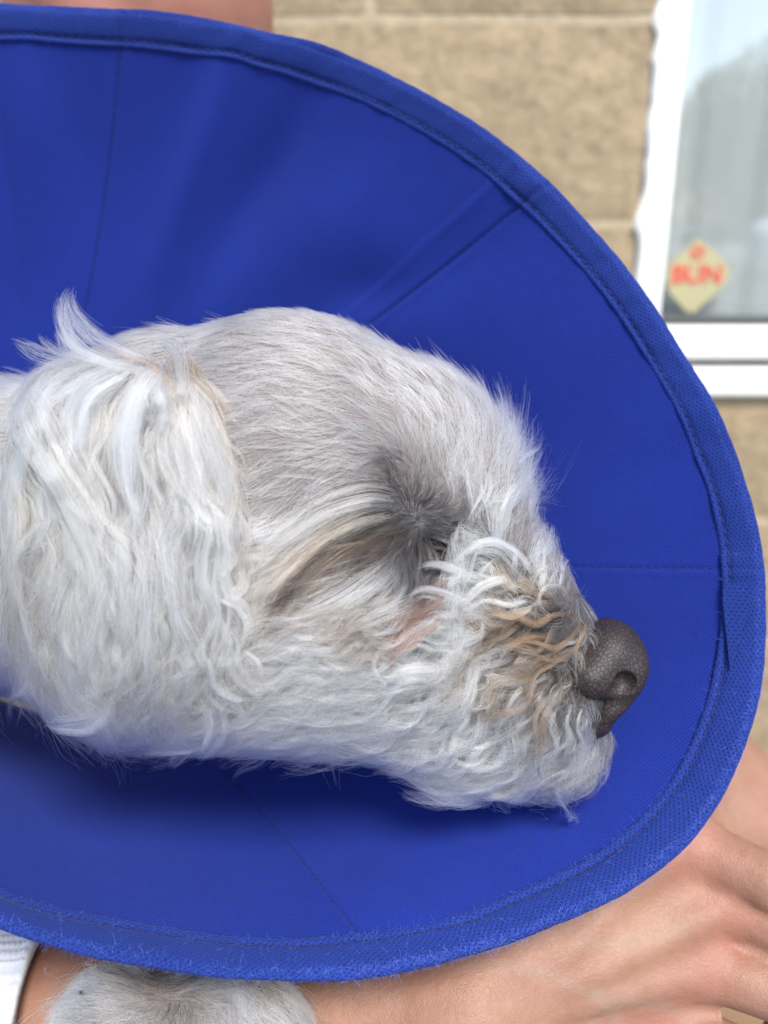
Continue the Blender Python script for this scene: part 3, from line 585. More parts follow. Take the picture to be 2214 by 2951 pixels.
# single locks that can be told apart: (points px,py,lift mm), hairs, width mm, colour
def surf_z(px, py, sdf):           # march towards the coat from the lens side
    z = np.full(len(px), 90.0)
    for _ in range(60):
        q = LA(np.stack([px, py, z], -1)); d = sdf(q); z = z-np.clip(d, -0.002, 0.02)*900
        z = np.maximum(z, -40)
    return z
LOCKS = [
 ([(330, 790, 2), (250, 765, 3), (190, 735, 4), (155, 690, 4), (148, 645, 4), (168, 598, 5)], 420, 5.0, WW),
 ([(250, 790, 2), (175, 765, 4), (140, 735, 4), (118, 705, 5)], 160, 3.0, WW), ([(180, 790, 2), (110, 775, 3), (60, 755, 4), (20, 730, 5)], 90, 3.5, WW), ([(210, 785, 2), (130, 765, 4), (95, 740, 5), (85, 715, 6)], 60, 3, WW),
 ([(395, 870, 3), (425, 950, 5), (470, 1060, 5), (505, 1130, 4)], 500, 6.5, CR), ([(390, 900, 3), (385, 960, 5), (410, 1040, 5), (440, 1120, 4)], 400, 5.5, CR), ([(350, 730, 2), (385, 760, 3), (395, 820, 4), (385, 880, 3)], 260, 6, CR),
 ([(400, 1080, 3), (425, 1120, 4), (470, 1145, 4), (505, 1152, 4)], 160, 2.6, WH), ([(470, 1100, 3), (485, 1180, 4), (490, 1260, 4), (530, 1310, 4), (550, 1330, 3)], 200, 2.6, CR),
 ([(455, 1240, 3), (475, 1290, 4), (515, 1310, 5), (535, 1350, 5), (525, 1390, 5), (500, 1440, 4)], 130, 2.0, WW), ([(480, 1150, 2), (470, 1250, 4), (482, 1330, 4), (465, 1400, 4), (455, 1440, 3)], 160, 2.2, CR),
 ([(500, 1400, 3), (505, 1440, 4), (530, 1480, 4), (560, 1500, 3), (590, 1498, 3)], 180, 2.6, CR), ([(450, 1420, 3), (465, 1480, 4), (510, 1510, 4), (550, 1512, 3)], 160, 2.4, WW), ([(460, 1450, 3), (480, 1500, 4), (520, 1530, 4), (540, 1560, 3)], 150, 2.2, WW),
 ([(520, 1410, 3), (550, 1430, 4), (560, 1460, 4), (545, 1480, 3)], 70, 1.2, WW), ([(40, 1380, 3), (70, 1440, 4), (50, 1490, 4), (5, 1515, 3)], 220, 3.2, WW), ([(430, 1500, 3), (460, 1560, 4), (445, 1610, 4), (420, 1640, 3)], 220, 3.2, WH), ([(230, 1500, 3), (200, 1560, 4), (130, 1570, 4), (85, 1560, 3)], 200, 3.4, WH),
 ([(440, 1600, 2), (400, 1620, 3), (375, 1640, 3), (368, 1665, 3)], 160, 3, WH), ([(330, 800, 3), (290, 860, 5), (270, 960, 5), (275, 1060, 4), (310, 1160, 3)], 450, 4.5, WH), ([(280, 800, 3), (200, 850, 5), (170, 930, 5), (160, 1040, 4)], 380, 4.5, WH), ([(340, 780, 3), (330, 850, 5), (345, 900, 5), (330, 950, 4)], 300, 4, WH),
 ([(50, 830, 3), (60, 880, 4), (110, 980, 5), (180, 1080, 5), (260, 1170, 4)], 380, 4.5, CR), ([(40, 900, 3), (90, 990, 5), (150, 1090, 5), (200, 1210, 4), (220, 1300, 3)], 420, 4.5, CR),
 # over the eye corner and the cheek
 ([(850, 1085, 1), (790, 1085, 3), (700, 1115, 3), (600, 1185, 3), (520, 1270, 2)], 280, 5.0, (0.66, 0.62, 0.58)), ([(840, 1105, 1), (760, 1125, 3), (670, 1180, 3), (590, 1260, 3), (530, 1330, 2)], 300, 4.5, (0.62, 0.50, 0.38)), ([(800, 1150, 1), (720, 1190, 3), (650, 1260, 3), (580, 1370, 2)], 140, 3.5, TN), ([(880, 1128, 2), (790, 1150, 4), (720, 1190, 4.5), (640, 1275, 4), (590, 1345, 3)], 130, 3.4, (0.022, 0.016, 0.013)), ([(900, 1145, 2), (830, 1170, 4), (770, 1215, 4), (710, 1290, 3)], 100, 3.0, (0.045, 0.03, 0.022)),
  
 ([(640, 1220, 1), (600, 1290, 2), (560, 1370, 2)], 130, 2.4, (0.05, 0.035, 0.028)),
 ([(830, 1220, 1), (740, 1290, 3), (660, 1330, 3), (570, 1350, 2)], 220, 4, WH),
 ([(900, 1290, 1), (850, 1320, 4), (790, 1350, 4), (720, 1370, 3)], 240, 4, CR), ([(960, 1240, 1), (930, 1300, 4), (860, 1340, 4), (830, 1370, 3)], 240, 3.6, RB), ([(980, 1290, 1), (910, 1340, 3), (850, 1400, 4), (830, 1450, 3)], 200, 3.2, (0.20, 0.10, 0.08)),
 # pale locks on the muzzle
 ([(1080, 1290, 2), (1020, 1255, 5), (970, 1230, 6), (930, 1222, 7), (890, 1233, 7)], 170, 2.6, WW), ([(1100, 1260, 2), (1030, 1240, 6), (980, 1250, 7), (955, 1285, 7)], 90, 1.6, WW), ([(1070, 1330, 2), (1020, 1320, 5), (960, 1290, 6), (910, 1280, 6), (870, 1310, 6)], 150, 2.0, WW),
 ([(1130, 1230, 2), (1080, 1175, 5), (1020, 1180, 6), (960, 1235, 6)], 170, 2.4, WW), ([(1150, 1240, 2), (1110, 1190, 5), (1050, 1170, 6), (1000, 1190, 6)], 150, 2.2, WW), ([(1120, 1280, 2), (1090, 1250, 5), (1040, 1265, 6), (1000, 1300, 6), (960, 1310, 5)], 140, 2.0, WW),
 ([(1140, 1300, 2), (1100, 1310, 5), (1050, 1300, 5), (1000, 1320, 5), (940, 1310, 4)], 120, 1.8, WH), ([(1030, 1350, 2), (980, 1370, 4), (930, 1350, 5), (880, 1360, 5), (830, 1400, 4)], 150, 2.4, WH), ([(1000, 1400, 2), (940, 1400, 4), (900, 1390, 5), (860, 1430, 4)], 130, 2.0, WH),
 ([(1010, 1450, 2), (950, 1440, 5), (880, 1445, 5), (830, 1470, 4), (805, 1520, 4)], 200, 3.0, WW), ([(960, 1480, 2), (900, 1470, 5), (850, 1490, 5), (820, 1550, 4)], 200, 3, WW), ([(820, 1400, 2), (805, 1440, 4), (830, 1480, 4), (870, 1500, 3)], 60, 1.0, WW),
 # tan waves beside the nose
 ([(1250, 1330, 1), (1200, 1330, 4), (1160, 1350, 5), (1120, 1335, 5), (1090, 1360, 5), (1060, 1400, 4)], 150, 2.2, TN), ([(1265, 1350, 1), (1240, 1390, 4), (1200, 1415, 5), (1150, 1400, 5), (1110, 1405, 5), (1070, 1450, 4)], 150, 2.0, TN),
 ([(1270, 1330, 1), (1262, 1365, 4), (1245, 1400, 4), (1240, 1440, 3)], 80, 1.3, (0.30, 0.17, 0.10)), ([(1235, 1400, 1), (1190, 1430, 4), (1155, 1450, 5), (1140, 1500, 5), (1150, 1550, 4)], 150, 2.2, TN), ([(1200, 1380, 1), (1150, 1375, 4), (1100, 1390, 5), (1050, 1385, 4)], 110, 1.8, TN),
 ([(1150, 1310, 2), (1110, 1330, 5), (1070, 1325, 5), (1030, 1335, 5)], 90, 1.6, (0.38, 0.24, 0.14)), ([(1180, 1450, 1), (1120, 1480, 4), (1090, 1530, 5), (1080, 1590, 4)], 150, 2.4, CR), ([(1210, 1500, 1), (1175, 1550, 4), (1170, 1610, 4), (1150, 1670, 3)], 180, 2.6, (0.42, 0.28, 0.19)),
 ([(1235, 1520, 1), (1225, 1560, 4), (1235, 1600, 4), (1215, 1650, 3)], 60, 1.0, CR), ([(1260, 1530, 1), (1250, 1570, 3), (1262, 1610, 4), (1240, 1660, 3)], 60, 1.0, CR), ([(1200, 1530, 1), (1190, 1570, 3), (1205, 1620, 4), (1180, 1670, 3)], 70, 1.1, CR),
 ([(1230, 1300, 2), (1215, 1270, 5), (1180, 1268, 6), (1165, 1300, 6), (1190, 1330, 5), (1215, 1325, 4)], 40, 0.7, CR), ([(1150, 1060, 2), (1180, 1130, 4), (1225, 1180, 5), (1250, 1200, 5)], 90, 3, WW), ([(1120, 1000, 2), (1150, 975, 5), (1172, 955, 6)], 90, 3, WW), ([(1160, 1110, 2), (1200, 1120, 4), (1218, 1150, 5)], 50, 2, CR),
 ([(1020, 1130, 2), (1010, 1050, 5), (1000, 980, 6)], 60, 1.6, WW), ([(1060, 1150, 2), (1050, 1090, 5), (1020, 1040, 6)], 70, 1.5, CR), ([(1080, 1200, 2), (1090, 1120, 5), (1110, 1060, 6), (1150, 1020, 7)], 130, 4, WW), ([(1150, 1230, 2), (1180, 1170, 4), (1190, 1120, 6)], 130, 4, WW),
]
LOCKS = [([(a, b, c+(2.6 if a < 620 and b > 700 else 1.2)) for a, b, c in pts], nh, wid, col) for pts, nh, wid, col in LOCKS]
def auto_locks(field, seeds, length, amp, wl, wid, nh, lift, cols, hook):
    for (sx_, sy_) in seeds:
        x_, y_ = sx_+rng.normal()*14, sy_+rng.normal()*14; ln_ = length*(0.7+0.6*rng.random()); st_ = ln_/9; ph = rng.random()*6.28; pts = []
        am = amp*(0.5+rng.random()); hk = hook*(1 if rng.random() < 0.7 else -1)*rng.random()
        for q in range(10):
            A = field(np.array([x_]), np.array([y_]))[0]; d = np.array([A[0], A[1]]); d = d/np.linalg.norm(d); s_ = math.sin(ph+q*st_*6.28/wl)*am*min(1, q/3)
            pts.append((x_-d[1]*s_, y_+d[0]*s_, lift*math.sin(math.pi*min(1, 0.12+q/10.5))+1.0))
            rot = hk*max(0, q-6)/3.0+0.1*rng.normal(); c_, n_ = math.cos(rot), math.sin(rot); d = np.array([d[0]*c_-d[1]*n_, d[0]*n_+d[1]*c_]); x_ += d[0]*st_; y_ += d[1]*st_
        LOCKS.append((pts, int(nh*(0.7+0.6*rng.random())), wid*(0.6+0.8*rng.random()), cols[rng.integers(0, len(cols))]))
EC = [(0.90, 0.89, 0.89), WW, (0.80, 0.77, 0.76), CR, (0.78, 0.70, 0.62), (0.55, 0.48, 0.42), (0.66, 0.61, 0.58)]
auto_locks(F_EAR, [(x0+((r_ % 2)*35), y0) for r_, y0 in enumerate(range(830, 1290, 88)) for x0 in range(55, 470, 70)], 290, 15, 230, 3.4, 170, 4.2, EC, 0.9)
auto_locks(F_EAR, [(x0, y0) for y0 in (1390, 1450) for x0 in range(150, 520, 60)], 120, 14, 130, 3.0, 150, 4.6, EC, 1.8)
auto_locks(F_EAR, [(430, 900), (450, 960), (465, 1030), (478, 1100), (485, 1170), (490, 1240), (495, 1310), (500, 1380)], 190, 20, 120, 2.4, 130, 4.5, [CR, WW, (0.84, 0.74, 0.62)], 1.6)
auto_locks(F_FACE, [(x0+((r_ % 2)*40), y0) for r_, y0 in enumerate(range(1300, 1660, 52)) for x0 in range(640, 1200, 78) if y0 < 1330+0.9*(1250-x0) or y0 < 1640], 125, 9, 105, 1.7, 75, 3.4, [WW, WW, WH, WH, CR], 0.8)
auto_locks(F_FACE, [(x0, y0) for y0 in (1290, 1335, 1385, 1435, 1480) for x0 in (1080, 1140, 1195)], 110, 10, 95, 1.1, 45, 3.4, [TN, (0.34, 0.21, 0.13), CR, (0.5, 0.36, 0.26), (0.13, 0.08, 0.06)], 0.8)
auto_locks(F_FACE, [(1230+i*14, 1555+(i % 3)*28) for i in range(8)], 90, 6, 110, 1.0, 40, 2.4, [WW, CR, WW], 0.5)
for q_ in range(22):
    u_ = q_/21.0; x0_ = 1252-26*math.sin(u_*2.2)+44*(1-u_)*(1-u_)+rng.normal()*5; y0_ = 1326+190*u_+rng.normal()*4; l_ = 34+22*rng.random(); a_ = 0.9+0.5*u_+0.35*rng.normal()
    LOCKS.append(([(x0_-8, y0_-6, 0.8), (x0_+math.cos(a_)*l_*0.4, y0_+math.sin(a_)*l_*0.4, 1.3), (x0_+math.cos(a_+0.3)*l_*0.8, y0_+math.sin(a_+0.3)*l_*0.8, 0.9), (x0_+math.cos(a_+0.5)*l_, y0_+math.sin(a_+0.5)*l_, 0.5)], 16, 1.0, [WW, CR, (0.3, 0.22, 0.16), (0.08, 0.06, 0.05)][q_ % 4]))
lp, lr, lc = [], [], []
KL = 18
def nose_safe(p): return smin(S_BOTH(p), S_NOSE_ADD(p), 0.003)
for pts, nh, wid, col in LOCKS:
    A = np.array(pts, float); sz_ = surf_z(A[:, 0], A[:, 1], nose_safe if pts[0][0] > 1215 and pts[0][1] < 1480 else S_BOTH)
    if sz_[0] < -22: continue
    A[:, 2] += sz_
    for i in range(1, len(A)): A[i, 2] = max(A[i, 2], A[i-1, 2]-5.0)
    G = catmull(LA(A), KL); t = np.linspace(0, 1, KL)
    tg = unit(np.gradient(G, axis=0)); sd_ = unit(np.cross(tg, np.array([0, 0, 1.0]))); nn = np.cross(sd_, tg)
    nh = int(nh*0.55)
    ns_ = max(4, nh//17); sid = rng.integers(0, ns_, nh); sa = rng.normal(size=ns_)*0.55; sb = rng.normal(size=ns_)*0.5; sph = rng.random(ns_)*6.28; sfr = 0.72+0.28*rng.random(ns_)
    a = sa[sid][:, None]+rng.normal(size=(nh, 1))*0.22+0.30*np.sin(sph[sid][:, None]+t[None]*5.5)*t[None]; b = sb[sid][:, None]+rng.normal(size=(nh, 1))*0.22; prof = (0.25+0.9*np.sin(np.pi*np.minimum(t*0.8+0.18, 1)))*(1-0.55*t**3)
    spread = 1+0.8*rng.random((nh, 1))*np.maximum(t-0.75, 0)*4*0.35
    P = G[None]+sd_[None]*(a*prof*wid*0.001*spread)[..., None]+nn[None]*(b*prof*wid*0.0006*spread)[..., None]
    fr = sfr[sid]*(0.86+0.14*rng.random(nh))                       # not all hairs run to the tip
    off = rng.random(nh)**1.5*0.42
    tt = off[:, None]+(fr-off)[:, None]*t[None]*0.999
    ix = tt*(KL-1); i0 = ix.astype(int).clip(0, KL-2); fq = (ix-i0)[..., None]; ar = np.arange(nh)[:, None]
    P = P[ar, i0]*(1-fq)+P[ar, i0+1]*fq
    P = P+rng.normal(size=(nh, 1, 3))*0.0005*(t**2)[None, :, None]
    lp.append(P); lr.append(6.4e-5*(1-0.7*t**2)[None]*(0.8+0.4*rng.random((nh, 1))))
    cc = np.array(col)[None, None]*(0.97+0.13*rng.normal(size=(nh, 1, 1)))*(0.94+0.12*rng.normal(size=ns_))[sid][:, None, None]
    lc.append(np.broadcast_to(cc, P.shape).clip(0.02, 0.93))
lp, lr, lc = np.concatenate(lp), np.concatenate(lr), np.concatenate(lc)
add_hair('fur_locks', W(lp.reshape(-1, 3)).reshape(lp.shape), lr, lc, M_HAIR, DOG)

# foreleg fur
GL = (0.62, 0.57, 0.52)
LEGF = [(140, 2130, -.8, .3, 60, .25, 2, .1, CR), (150, 2200, -.9, .2, 60, .25, 3, .1, CR), (200, 2100, -.5, -.5, 50, .2, 1, .0, WW), (220, 2170, -.9, .2, 110, .15, 3, .3, WH), (300, 2120, -.6, -.4, 60, .2, 5, .7, GL), (300, 2180, -.8, .2, 110, .15, 4, .5, WH), (280, 2212, -.7, .6, 100, .15, 4, .3, CR),
        (380, 2130, .6, -.2, 60, .2, 7, .55, GL), (380, 2190, .2, .9, 60, .2, 7, .55, GL), (460, 2150, .8, .2, 60, .2, 6, .4, WH), (500, 2200, .5, .7, 70, .15, 4, .2, WW), (560, 2130, -.2, .9, 80, .15, 2, .0, WW), (620, 2180, .3, .9, 60, .25, 2, 0, WW), (680, 2120, .8, .5, 40, .3, 2, 0, WW), (-300, 2200, -1, 0, 80, .15, 4, .2, WH)]
F_LEG = make_field(LEGF, x0=-800, x1=1000, y0=1900, y1=2700)
def dens_leg(p):
    x, y = pix(p); return ((y > 2000) & (y < 2500) & (x > 0) & (x < 900) & (p[:, 2] > -0.375))*1.0
r = roots_on(bv, bf, int(24000*HF), dens_leg)
P, R, C = grow(S_LEG, r, F_LEG, 9, clump=((0.0022, 0.7), (0.005, 0.4)), rad=7e-5, wavelen=90, jitter=0.2, lscale=1.6)
add_hair('leg_fur', W(P.reshape(-1, 3)).reshape(P.shape), R, C, M_HAIR, DOG)
M_SUT = mat('suture', (0.02, 0.015, 0.06), 0.4)
mb = MB()
for pts in ([(186, 2090, 60), (182, 2110, 61), (177, 2126, 62), (168, 2140, 62), (160, 2146, 62)], [(160, 2146, 62), (162, 2138, 63), (170, 2144, 63), (178, 2140, 63), (172, 2148, 62), (163, 2148, 62)]):
    A = np.array(pts, float); A[:, 2] = surf_z(A[:, 0], A[:, 1], S_LEG)+2.5
    v, f = tube(catmull(LA(A), 24), 0.00022, 6); mb.add(W(v), f)
tag(mb.build('thread', M_SUT, None, origin=W1(165, 2145, 60)), 'short dark violet thread knotted in the fur of the front leg', 'thread')
# ================================================================== THE BLUE CONE
NR = 900
rim_px = [(-60, 12, -66), (0, 15, -65), (150, 20, -64), (300, 30, -62), (450, 50, -60), (570, 75, -58), (700, 110, -55), (850, 175, -51), (1000, 258, -46), (1130, 352, -41), (1250, 470, -36), (1370, 610, -31), (1470, 762, -26), (1548, 900, -21), (1603, 1040, -16),
          (1636, 1180, -12), (1647, 1300, -8), (1637, 1450, -3), (1605, 1590, 4), (1548, 1720, 10), (1455, 1835, 16), (1330, 1928, 22), (1150, 2008, 29), (1000, 2053, 34), (850, 2088, 38), (700, 2104, 42), (500, 2097, 47), (300, 2070, 51), (150, 2040, 53), (0, 1990, 55),
          (-180, 1900, 54), (-340, 1740, 46), (-440, 1520, 32), (-490, 1250, 12), (-480, 950, -10), (-430, 650, -32), (-330, 340, -50), (-200, 110, -62)]
rim = catmull_closed(LA(rim_px), NR)
rim_x, rim_y = pix(rim)
ang = np.arctan2(-(rim_y-1220), rim_x-300)
NC = np.array([150.0, 1215.0]); NRR = 345
kx = NC[0]+NRR*np.cos(ang); ky = NC[1]-NRR*0.95*np.sin(ang)
neck = LA(np.stack([kx, ky, np.full(NR, -150.0)-8*np.cos(ang)], -1))
MT = 150
arc = np.concatenate([[0], np.cumsum(np.linalg.norm(np.diff(rim, axis=0), axis=1))])
def seam_at(px, py): return int(np.argmin((rim_x-px)**2+(rim_y-py)**2))
SEAMS = [seam_at(265, 28), seam_at(1180, 398), seam_at(1643, 1228), seam_at(835, 2090), seam_at(-300, 1790), seam_at(-470, 860)]
EXTRA = [seam_at(180, 22), seam_at(1115, 340)]
def dimple(S, px, py, rx, ry, rot, depth):             # a dent in the cloth (mm, towards the outside)
    x, y = pix(S.reshape(-1, 3)); c, s = math.cos(math.radians(rot)), math.sin(math.radians(rot))
    u = ((x-px)*c-(y-py)*s)/rx; v = ((x-px)*s+(y-py)*c)/ry
    return (depth*0.001*np.exp(-(u*u+v*v))).reshape(S.shape[:2])
def cone_surface(T):
    T = np.asarray(T); S = rim[:, None]*(1-T)[None, :, None]+neck[:, None]*T[None, :, None]
    bow = (np.sin(np.pi*T)*0.010)[None, :, None]
    S = S-np.array([0, 0, 1])*bow
    q = (rim_x[:, None]*0+ang[:, None]); ctr = np.array([0, 0, 1.0])
    d = vnoise(np.stack([np.cos(ang)[:, None]*2.2+0*T[None], np.sin(ang)[:, None]*2.2+0*T[None], 0*ang[:, None]+T[None]*1.6], -1), 1.0)*0.0045*np.sin(np.pi*np.clip(T*1.1+0.02, 0, 1))[None]
    d = d-dimple(S, 545, 420, 60, 260, -28, 5.5)+dimple(S, 420, 360, 45, 300, -20, 4)-dimple(S, 800, 620, 90, 60, 20, 3)+dimple(S, 700, 500, 90, 180, -40, 3)-dimple(S, 980, 560, 60, 150, -50, 2.5)
    d = d+dimple(S, 900, 1950, 220, 50, -15, 3)-dimple(S, 640, 1850, 60, 200, 30, 2.5)-dimple(S, 1450, 1000, 60, 160, -60, 2)+dimple(S, 80, 300, 50, 220, 5, 3)
    S = S+ctr*(1.5*d)[..., None]
    return S
def normals(S):
    du = np.roll(S, -1, 0)-np.roll(S, 1, 0); dv = np.gradient(S, axis=1)
    n = unit(np.cross(dv, du)); return n*np.sign((n[..., 2:3]).mean())
T = np.concatenate([np.linspace(0.0, 1, MT)])
S = cone_surface(T); Nn = normals(S)
if Nn[..., 2].mean() < 0: Nn = -Nn
# seam grooves
depth = np.zeros((NR, MT)); circ = arc[-1]
alen = np.linalg.norm(S-np.roll(S, 1, 0), axis=2)       # spacing along each ring
for s_i in SEAMS+EXTRA:
    k = (np.arange(NR)-s_i+NR//2) % NR-NR//2
    dist = k[:, None]*alen
    depth += (-0.0007*np.exp(-(dist/0.0008)**2)+0.0004*np.exp(-((dist-0.003)/0.0018)**2))*(0.75+0.5*vnoise(S*60, 1.0))
for a_, b_ in ((EXTRA[0], SEAMS[0]), (EXTRA[1], SEAMS[1])):   # doubled cloth between the two lines
    m_ = np.zeros(NR); 
    for i in range(a_, b_): m_[i] = 1
    depth += 0.0007*m_[:, None]
S = S+Nn*depth[..., None]
CONE = empty('cone_collar', W1(150, 1215, -150), 'bright blue soft fabric recovery cone round the dog\'s head with sewn seams', 'cone collar')
out = S-Nn*0.0016
# unrolled coordinates of the cloth for the weave
_c = neck.mean(0)+(neck.mean(0)-rim.mean(0))*0.5
RHO = np.linalg.norm(S-_c, axis=2); _dphi = np.linalg.norm(S[:, 20]-np.roll(S[:, 20], 1, 0), axis=1)/RHO[:, 20]; PHI = np.cumsum(_dphi)
PHI = np.concatenate([PHI, PHI+PHI[-1]])
so = sorted(SEAMS); so.append(so[0]+NR)
for k in range(len(so)-1):
    I = np.arange(so[k], so[k+1]+1) % NR; m = len(I)
    A = S[I]; B = out[I]
    v = np.concatenate([A.reshape(-1, 3), B.reshape(-1, 3)])
    f1 = grid_faces(m, MT); f2 = f1[:, ::-1]+m*MT
    rots = 0.55+0.9*k; c_, s_ = math.cos(rots), math.sin(rots)
    ph_i = PHI[np.arange(so[k], so[k+1]+1)]-PHI[so[k]]; uv1 = np.stack([RHO[I]*np.cos(ph_i)[:, None], RHO[I]*np.sin(ph_i)[:, None]], -1).reshape(-1, 2)
    uv = np.concatenate([uv1, uv1])@np.array([[c_, -s_], [s_, c_]])
    o = mesh_obj('panel', W(v), np.concatenate([f1[:, ::-1], f2[:, ::-1]]), M_CONE, CONE); set_uv(o, uv)
# binding folded over the rim
tl = np.linalg.norm(neck-rim, axis=1)
wid = 0.0138+0.0036*sstep(900, 1900, rim_y)+0*rim_x     # band width
sec_in = np.array([1.0, 0.985, 0.93, 0.86, 0.80, 0.76, 0.72, 0.6, 0.45, 0.3, 0.18, 0.1, 0.04, 0.0])
lift_in = np.array([0.2, 0.8, 1.1, 0.9, 0.35, 0.35, 0.8, 1.1, 1.2, 1.2, 1.2, 1.1, 0.8, 0.3])*0.001
NS = len(sec_in)
tcols = wid[:, None]/tl[:, None]*sec_in[None]
def sample_S(tc):                                        # tc (NR,k) in 0..1 -> positions
    x = tc*(MT-1); i = x.astype(int).clip(0, MT-2); f = (x-i)[..., None]; a = np.arange(NR)[:, None]
    return S[a, i]*(1-f)+S[a, i+1]*f, unit(Nn[a, i])
Pi, Ni = sample_S(tcols)
arcn = arc/arc[-1]
cyc = np.stack([np.cos(2*np.pi*arcn)*60, np.sin(2*np.pi*arcn)*60, 0*arcn], -1)
puck = vnoise(cyc*0.17, 1.0)*0.6+vnoise(cyc*0.55+7, 1.0)*0.4
pk = puck[:, None]*np.array([.3, .9, .9, .7, .3, .3, .7, 1, 1.1, 1, .8, .5, .3, 0])[None]*0.0011
joint = seam_at(1645, 1275); kk = np.arange(NR)-joint
step = np.where((kk > -16) & (kk < 60), 0.0010*np.exp(-np.maximum(kk, 0)/40.0), 0)   # end of the tape, overlapped
dirv = unit(rim-sample_S(np.full((NR, 1), 0.05))[0][:, 0])   # outward along the cloth
HI = Pi+Ni*(lift_in[None]+pk+step[:, None])[..., None]
nose_ = rim+dirv*0.0016
HO = Pi[:, ::-1]-Ni[:, ::-1]*(lift_in[::-1][None]+0.0016+pk[:, ::-1]*0.7)[..., None]
Hs = np.concatenate([HI, (nose_+Ni[:, -1]*0.0002)[:, None], (nose_-Ni[:, -1]*0.0018)[:, None], HO], 1)
wob = vnoise(cyc*0.12+3, 1.0)*0.0009+vnoise(cyc*1.1+3, 1.0)*0.00018
Hs = Hs+dirv[:, None]*wob[:, None, None]*np.concatenate([np.linspace(0, 1, NS), [1, 1], np.linspace(1, 0, NS)])[None, :, None]
nh_ = Hs.shape[1]
sl = np.concatenate([np.zeros((NR, 1)), np.cumsum(np.linalg.norm(np.diff(Hs, axis=1), axis=2), axis=1)], 1)
o = mesh_obj('binding', W(Hs.reshape(-1, 3)), grid_faces(NR, nh_, True)[:, ::-1], M_HEM, CONE)
uvh = np.stack([np.broadcast_to(arc[:, None], sl.shape), sl], -1)+np.array([0, 0.0])
rot45 = np.array([[0.8, -0.6], [0.6, 0.8]]); set_uv(o, (uvh.reshape(-1, 2)@rot45))
# stitches: dashes along the groove of the binding, and along each seam
def dashes(path, rad, dash, gap, n=5):
    mb = MB(); s = np.concatenate([[0], np.cumsum(np.linalg.norm(np.diff(path, axis=0), axis=1))]); x = 0
    while x+dash < s[-1]:
        q = np.linspace(x, x+dash, 4); pts = np.stack([np.interp(q, s, path[:, i]) for i in range(3)], -1)
        v, f = tube(pts, [rad*0.6, rad, rad, rad*0.6], n); mb.add(v, f); x += dash+gap
    return mb
gp = HI[:, 4]*0.5+HI[:, 5]*0.5+Ni[:, 4]*0.0002
tag(dashes(W(np.concatenate([gp, gp[:1]])), 0.00035, 0.0034, 0.0012).build('stitching', M_THREAD, CONE), kind='stuff')
for s_i in SEAMS:
    a = S[s_i, 9:MT-2]+Nn[s_i, 9:MT-2]*0.00015
    tag(dashes(W(a), 0.00025, 0.0030, 0.0008).build('stitching', M_THREAD, CONE), kind='stuff')
# overlapped tape end: a small folded corner
i0 = joint-16
fold = [Hs[(joint-2) % NR, 2], Hs[joint+6, 2], Hs[joint+30, 7], Hs[joint-2, 11]]
v = np.array([p+Ni[joint, 5]*0.0012 for p in fold]); v = np.concatenate([v, v-Ni[joint, 5]*0.0010])
o = mesh_obj('tape_end', W(v), [(0, 1, 2, 3), (7, 6, 5, 4), (0, 4, 5, 1), (1, 5, 6, 2), (2, 6, 7, 3), (3, 7, 4, 0)], M_HEM, CONE, smooth=False); set_uv(o, v[:, :2])
# loose fibres on the worn edge
nf_ = 9000
near = sstep(1000, 1900, rim_y)*(0.25+0.75*sstep(300, 1000, rim_x))+0.08
pi_ = rng.choice(NR, nf_, p=near/near.sum()); col = np.where(rng.random(nf_) < 0.85, rng.integers(11, NS+7, nf_), rng.integers(0, NS, nf_))
fr_ = rng.random((nf_, 1)); root = Hs[pi_, col]*(1-fr_)+Hs[(pi_+1) % NR, col]*fr_
c2 = np.minimum(col+1, nh_-1); f2_ = rng.random((nf_, 1)); root = root*(1-f2_)+(Hs[pi_, c2])*f2_
hn = unit(np.cross(Hs[(pi_+1) % NR, col]-Hs[pi_-1, col], Hs[pi_, np.minimum(col+1, nh_-1)]-Hs[pi_, np.maximum(col-1, 0)]))
cen = (Hs[pi_, 3]+Hs[pi_, -4])/2; hn = hn*np.sign(((root-cen)*hn).sum(1))[:, None]
d1 = unit(hn*0.8+rng.normal(size=(nf_, 3))*0.7); d2 = unit(rng.normal(size=(nf_, 3))+d1*0.4)
d1 = unit(d1+hn*np.maximum(0, -(d1*hn).sum(1)+0.15)[:, None]); lf = 0.0008+0.0020*rng.random(nf_)**3
tq = np.linspace(0, 1, 5)
P = root[:, None]+d1[:, None]*(lf[:, None]*tq[None])[..., None]+d2[:, None]*(lf[:, None]*0.6*tq[None]**2)[..., None]
R = 2.6e-5*(1-0.5*tq)[None]*np.ones((nf_, 1)); C = np.broadcast_to(np.array([0.13, 0.22, 0.78]), P.shape)*(0.7+0.6*rng.random((nf_, 1, 1)))
M_FIB = bpy.data.materials.new('fibre'); M_FIB.use_nodes = True
_a = M_FIB.node_tree.nodes.new('ShaderNodeAttribute'); _a.attribute_name = 'tint'; K(M_FIB, _a.outputs['Color'], bsdf(M_FIB).inputs['Base Color']); bsdf(M_FIB).inputs['Roughness'].default_value = 0.9
add_hair('fuzz', W(P.reshape(-1, 3)).reshape(P.shape), R, C, M_FIB, CONE)

# ================================================================== THE PERSON
PER = empty('person', (-0.17, 0.72, 0.42), 'person sitting behind the dog in a white knitted short-sleeved top, hand resting in front', 'person')
def px_m(px, py, d): return np.array([(px-CX)*d/FPX, -(py-CY)*d/FPX, -d])
def FR(w):                                            # world -> head frame
    w = np.asarray(w, float)-CAM; return np.array([w@RIGHT, w@UP, w@BACK])
